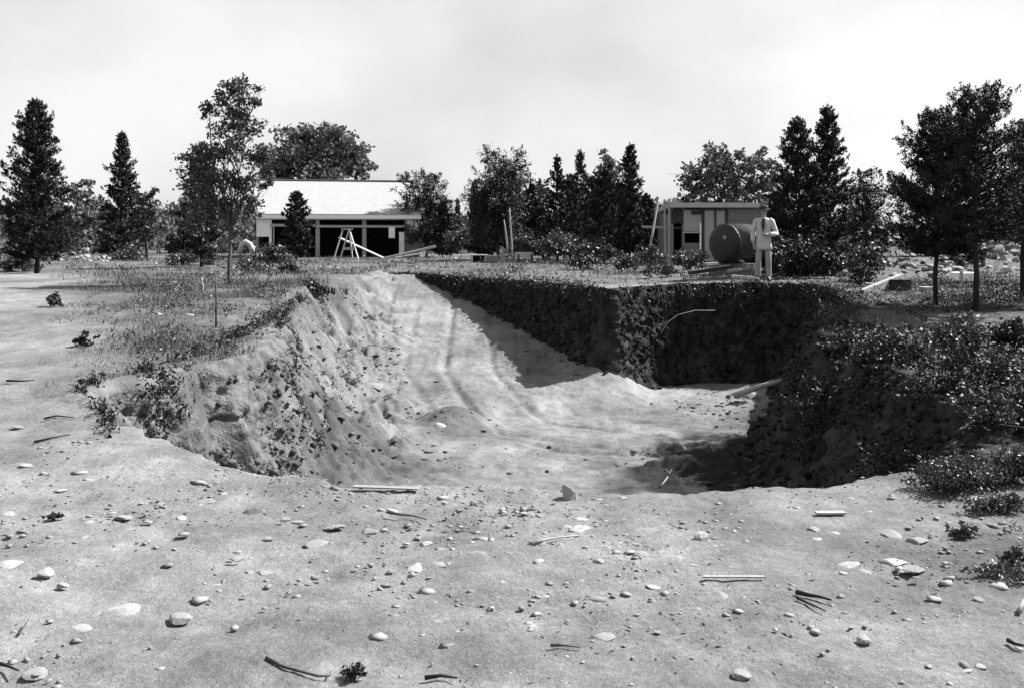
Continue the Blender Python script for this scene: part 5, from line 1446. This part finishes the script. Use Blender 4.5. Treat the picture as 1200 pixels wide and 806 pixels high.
def man():
    d = 22.4; x = at(895, d)
    r = empty('person', (x, d, gz(x, d) + .0), math.radians(-20)); r.scale = (.97, .97, .97)
    tag(r, 'man in pale jacket and dark brimmed hat standing on the far rim by the tank', 'person')
    J = {'pelvis': ((0, 0, .95), (.13, .10)), 'spine': ((0, .01, 1.12), (.125, .095)), 'chest': ((0, .01, 1.32), (.155, .11)), 'neckb': ((0, .02, 1.46), .065), 'neck': ((0, .01, 1.515), .052),
         'jaw': ((0, -.005, 1.575), (.064, .075)), 'head': ((0, .0, 1.645), (.074, .092)), 'crown': ((0, .01, 1.715), (.062, .075)), 'top': ((0, .01, 1.755), (.03, .035)),
         'lhip': ((.09, 0, .88), .085), 'lknee': ((.11, -.03, .49), .058), 'lank': ((.115, .02, .09), .042), 'ltoe': ((.14, -.15, .04), .034),
         'rhip': ((-.09, 0, .88), .085), 'rknee': ((-.12, -.06, .49), .058), 'rank': ((-.13, .0, .09), .042), 'rtoe': ((-.17, -.16, .04), .034),
         'lsh': ((.165, .02, 1.42), .058), 'lel': ((.285, .06, 1.13), .044), 'lwr': ((.12, -.17, 1.09), .032), 'lpalm': ((.06, -.21, 1.085), .034),
         'rsh': ((-.165, .02, 1.42), .058), 'rel': ((-.25, .05, 1.13), .044), 'rwr': ((-.23, -.06, .90), .032), 'rpalm': ((-.22, -.08, .83), .034),
         'nose': ((0, -.115, 1.625), .014), 'lear': ((.085, .01, 1.63), .015), 'rear': ((-.085, .01, 1.63), .015)}
    E = [('pelvis', 'spine'), ('spine', 'chest'), ('chest', 'neckb'), ('neckb', 'neck'), ('neck', 'jaw'), ('jaw', 'head'), ('head', 'crown'), ('crown', 'top'), ('pelvis', 'lhip'), ('lhip', 'lknee'), ('lknee', 'lank'), ('lank', 'ltoe'),
         ('pelvis', 'rhip'), ('rhip', 'rknee'), ('rknee', 'rank'), ('rank', 'rtoe'), ('chest', 'lsh'), ('lsh', 'lel'), ('lel', 'lwr'), ('lwr', 'lpalm'), ('chest', 'rsh'), ('rsh', 'rel'), ('rel', 'rwr'), ('rwr', 'rpalm'),
         ('head', 'nose'), ('head', 'lear'), ('head', 'rear')]
    def fingers(p, base, fwd, side, dn):
        base, fwd, side, dn = map(Vector, (base, fwd, side, dn))
        for k, (o, L) in enumerate(((-.03, .07), (-.01, .078), (.01, .074), (.03, .06))):
            a = base + side * o + fwd * .03; b = a + fwd * L * .55; c = b + fwd * L * .25 + dn * L * .3
            for q, (nm, pt, rr) in enumerate((('a', a, .0095), ('b', b, .009), ('c', c, .008))):
                J[p + str(k) + nm] = (tuple(pt), rr)
            E.extend([(p + 'palm', p + str(k) + 'a'), (p + str(k) + 'a', p + str(k) + 'b'), (p + str(k) + 'b', p + str(k) + 'c')])
        a = base + side * -.045 - fwd * .005; b = a + side * -.012 + fwd * .04
        J[p + 'ta'] = (tuple(a), .011); J[p + 'tb'] = (tuple(b), .009); E.extend([(p + 'palm', p + 'ta'), (p + 'ta', p + 'tb')])
    fingers('l', (.05, -.215, 1.085), (-.85, -.4, -.1), (0, .1, -1), (-.2, .9, 0))
    fingers('r', (-.215, -.085, .82), (.02, -.2, -1), (.3, -1, .1), (.5, .3, 0))
    skin('body', J, E, 'skin', r, 2)
    T = {'p': ((0, 0, .97), (.15, .115)), 'w': ((0, 0, 1.06), (.14, .11)), 'lh': ((.085, 0, .86), .095), 'lk': ((.110, -.03, .49), .072), 'la': ((.115, .02, .13), .068), 'lb': ((.115, .015, .075), .066),
         'rh': ((-.085, 0, .86), .095), 'rk': ((-.120, -.06, .49), .072), 'ra': ((-.130, 0, .13), .068), 'rb': ((-.130, -.005, .075), .066)}
    skin('trousers', T, [('p', 'w'), ('p', 'lh'), ('lh', 'lk'), ('lk', 'la'), ('la', 'lb'), ('p', 'rh'), ('rh', 'rk'), ('rk', 'ra'), ('ra', 'rb')], 'trousers', r, 2)
    jm = MB(); rings = [(1.485, .062, .062, .02), (1.47, .10, .085, .02), (1.43, .165, .10, .02), (1.36, .178, .118, .012), (1.25, .168, .122, .01), (1.12, .155, .116, .01), (1.02, .16, .122, .008), (.90, .176, .130, .006), (.80, .188, .136, .004), (.735, .194, .140, .004), (.735, .180, .127, .004), (.80, .172, .122, .004)]
    n = 26; vs = []; fs = []
    for z, rx, ry, oy in rings:
        for k in range(n):
            a_ = 2 * math.pi * k / n
            f = 1 + .05 * math.sin(3 * a_ + z * 23) * math.sin(z * 31 + a_) + .03 * math.sin(7 * a_ + z * 60)
            vs.append((rx * f * math.cos(a_), oy + ry * f * math.sin(a_), z + .006 * math.sin(5 * a_)))
    for i in range(len(rings) - 1):
        for k in range(n): fs.append((i * n + k, i * n + (k + 1) % n, (i + 1) * n + (k + 1) % n, (i + 1) * n + k))
    jm.poly(vs, fs)
    jk = jm.build('jacket', M['jacket'], r, True)
    for pts in ([(.12, .02, 1.44), (.175, .025, 1.40), (.215, .04, 1.28), (.262, .06, 1.17), (.285, .06, 1.115), (.25, -.01, 1.10), (.19, -.09, 1.098), (.135, -.155, 1.092)], [(-.12, .02, 1.44), (-.175, .025, 1.40), (-.205, .035, 1.28), (-.24, .05, 1.16), (-.25, .045, 1.11), (-.247, .01, 1.03), (-.238, -.03, .96), (-.232, -.055, .915)]):
        sm = MB().tube(pts, [.062, .070, .066, .058, .058, .056, .052, .05], 14)
        sm.v = [(x + .004 * math.sin(z * 70 + x * 60), y + .004 * math.sin(z * 90 + y * 70), z) for x, y, z in sm.v]
        sm.build('sleeve', M['jacket'], jk, True)
    for s in (-1, 1):   # lapels
        q = [(s * .02, -.128, 1.20), (s * .075, -.118, 1.34), (s * .05, -.085, 1.47), (s * .03, -.10, 1.44)]
        q2 = [(a_, b_ - .014, c_) for a_, b_, c_ in q]
        MB().poly(q + q2, [(3, 2, 1, 0), (4, 5, 6, 7), (0, 1, 5, 4), (1, 2, 6, 5), (2, 3, 7, 6), (3, 0, 4, 7)]).build('lapel', M['jacket'], jk)
    mb = MB()   # dark shirt and tie between the lapels
    pr = [(-.035, -.085, 1.46), (.035, -.085, 1.46), (.045, -.128, 1.36), (.02, -.135, 1.2), (0, -.135, 1.12), (-.02, -.135, 1.2), (-.045, -.128, 1.36)]
    q = [(a, b + .03, c) for a, b, c in pr]; nq = len(pr)
    pr = [(a, b - .012, c) for a, b, c in pr]
    mb.poly(pr + q, [tuple(range(nq))[::-1], tuple(range(nq, 2 * nq))] + [(i, (i + 1) % nq, nq + (i + 1) % nq, nq + i) for i in range(nq)])
    mb.build('shirt_front', M['dark_cloth'], r)
    mb = MB()   # hat
    n = 18; vs = []; fs = []
    prof = [(.088, 1.672), (.098, 1.70), (.104, 1.735), (.088, 1.775), (.04, 1.79)]
    for rr, z in prof:
        for k in range(n): a = 2 * math.pi * k / n; vs.append((rr * math.cos(a), .008 + rr * 1.12 * math.sin(a), z))
    for i in range(len(prof) - 1):
        for k in range(n): fs.append((i * n + k, i * n + (k + 1) % n, (i + 1) * n + (k + 1) % n, (i + 1) * n + k))
    fs.append(tuple((len(prof) - 1) * n + k for k in range(n)))
    mb.poly(vs, fs); cap = mb.build('hat', M['dark_cloth'], r, True)
    vs = []; fs = []; nb = 24
    for rr, z in ((.095, 1.688), (.155, 1.678), (.155, 1.672), (.095, 1.676)):
        for k in range(nb): a_ = 2 * math.pi * k / nb; vs.append((rr * math.cos(a_), .008 + rr * 1.1 * math.sin(a_), z + .012 * math.cos(2 * a_)))
    for i in range(4):
        for k in range(nb): fs.append((i * nb + k, i * nb + (k + 1) % nb, ((i + 1) % 4) * nb + (k + 1) % nb, ((i + 1) % 4) * nb + k))
    MB().poly(vs, fs).build('brim', M['dark_cloth'], cap)
    hb = MB()
    for k in range(9):
        a = math.pi * k / 8; hb.box((.074 * math.cos(a), .012 + .088 * math.sin(a), 1.635), (.034, .034, .075), Matrix.Rotation(a, 3, 'Z'))
    hb.build('hair', M['dark_cloth'], r)
    for s in (-1, 1):
        MB().tube([(s * .03, -.083, 1.638), (s * .03, -.092, 1.638)], .011, 8).build('eye', M['dark_cloth'], r)
        fx = .128 if s > 0 else -.146; fy = -.06 if s > 0 else -.08; yaw = .16 if s > 0 else -.22
        mb = MB(); vs = []; fs = []; n = 12
        for z, rx, ry, oy in ((.0, .052, .135, 0), (.03, .054, .137, 0), (.06, .048, .12, .012), (.095, .043, .07, .06), (.12, .043, .06, .066)):
            for k in range(n): a = 2 * math.pi * k / n; vs.append((rx * math.cos(a), oy + ry * math.sin(a), z))
        for i in range(4):
            for k in range(n): fs.append((i * n + k, i * n + (k + 1) % n, (i + 1) * n + (k + 1) % n, (i + 1) * n + k))
        fs.append(tuple(range(n))[::-1]); fs.append(tuple(4 * n + k for k in range(n)))
        o = mb.poly(vs, fs).build('shoe', M['dark_cloth'], r, True, (fx, fy, 0)); o.rotation_euler.z = yaw
    MB().tube([(-.02, -.093, 1.592), (.02, -.093, 1.592)], .006, 6).build('mouth', M['dark_cloth'], r)
man()
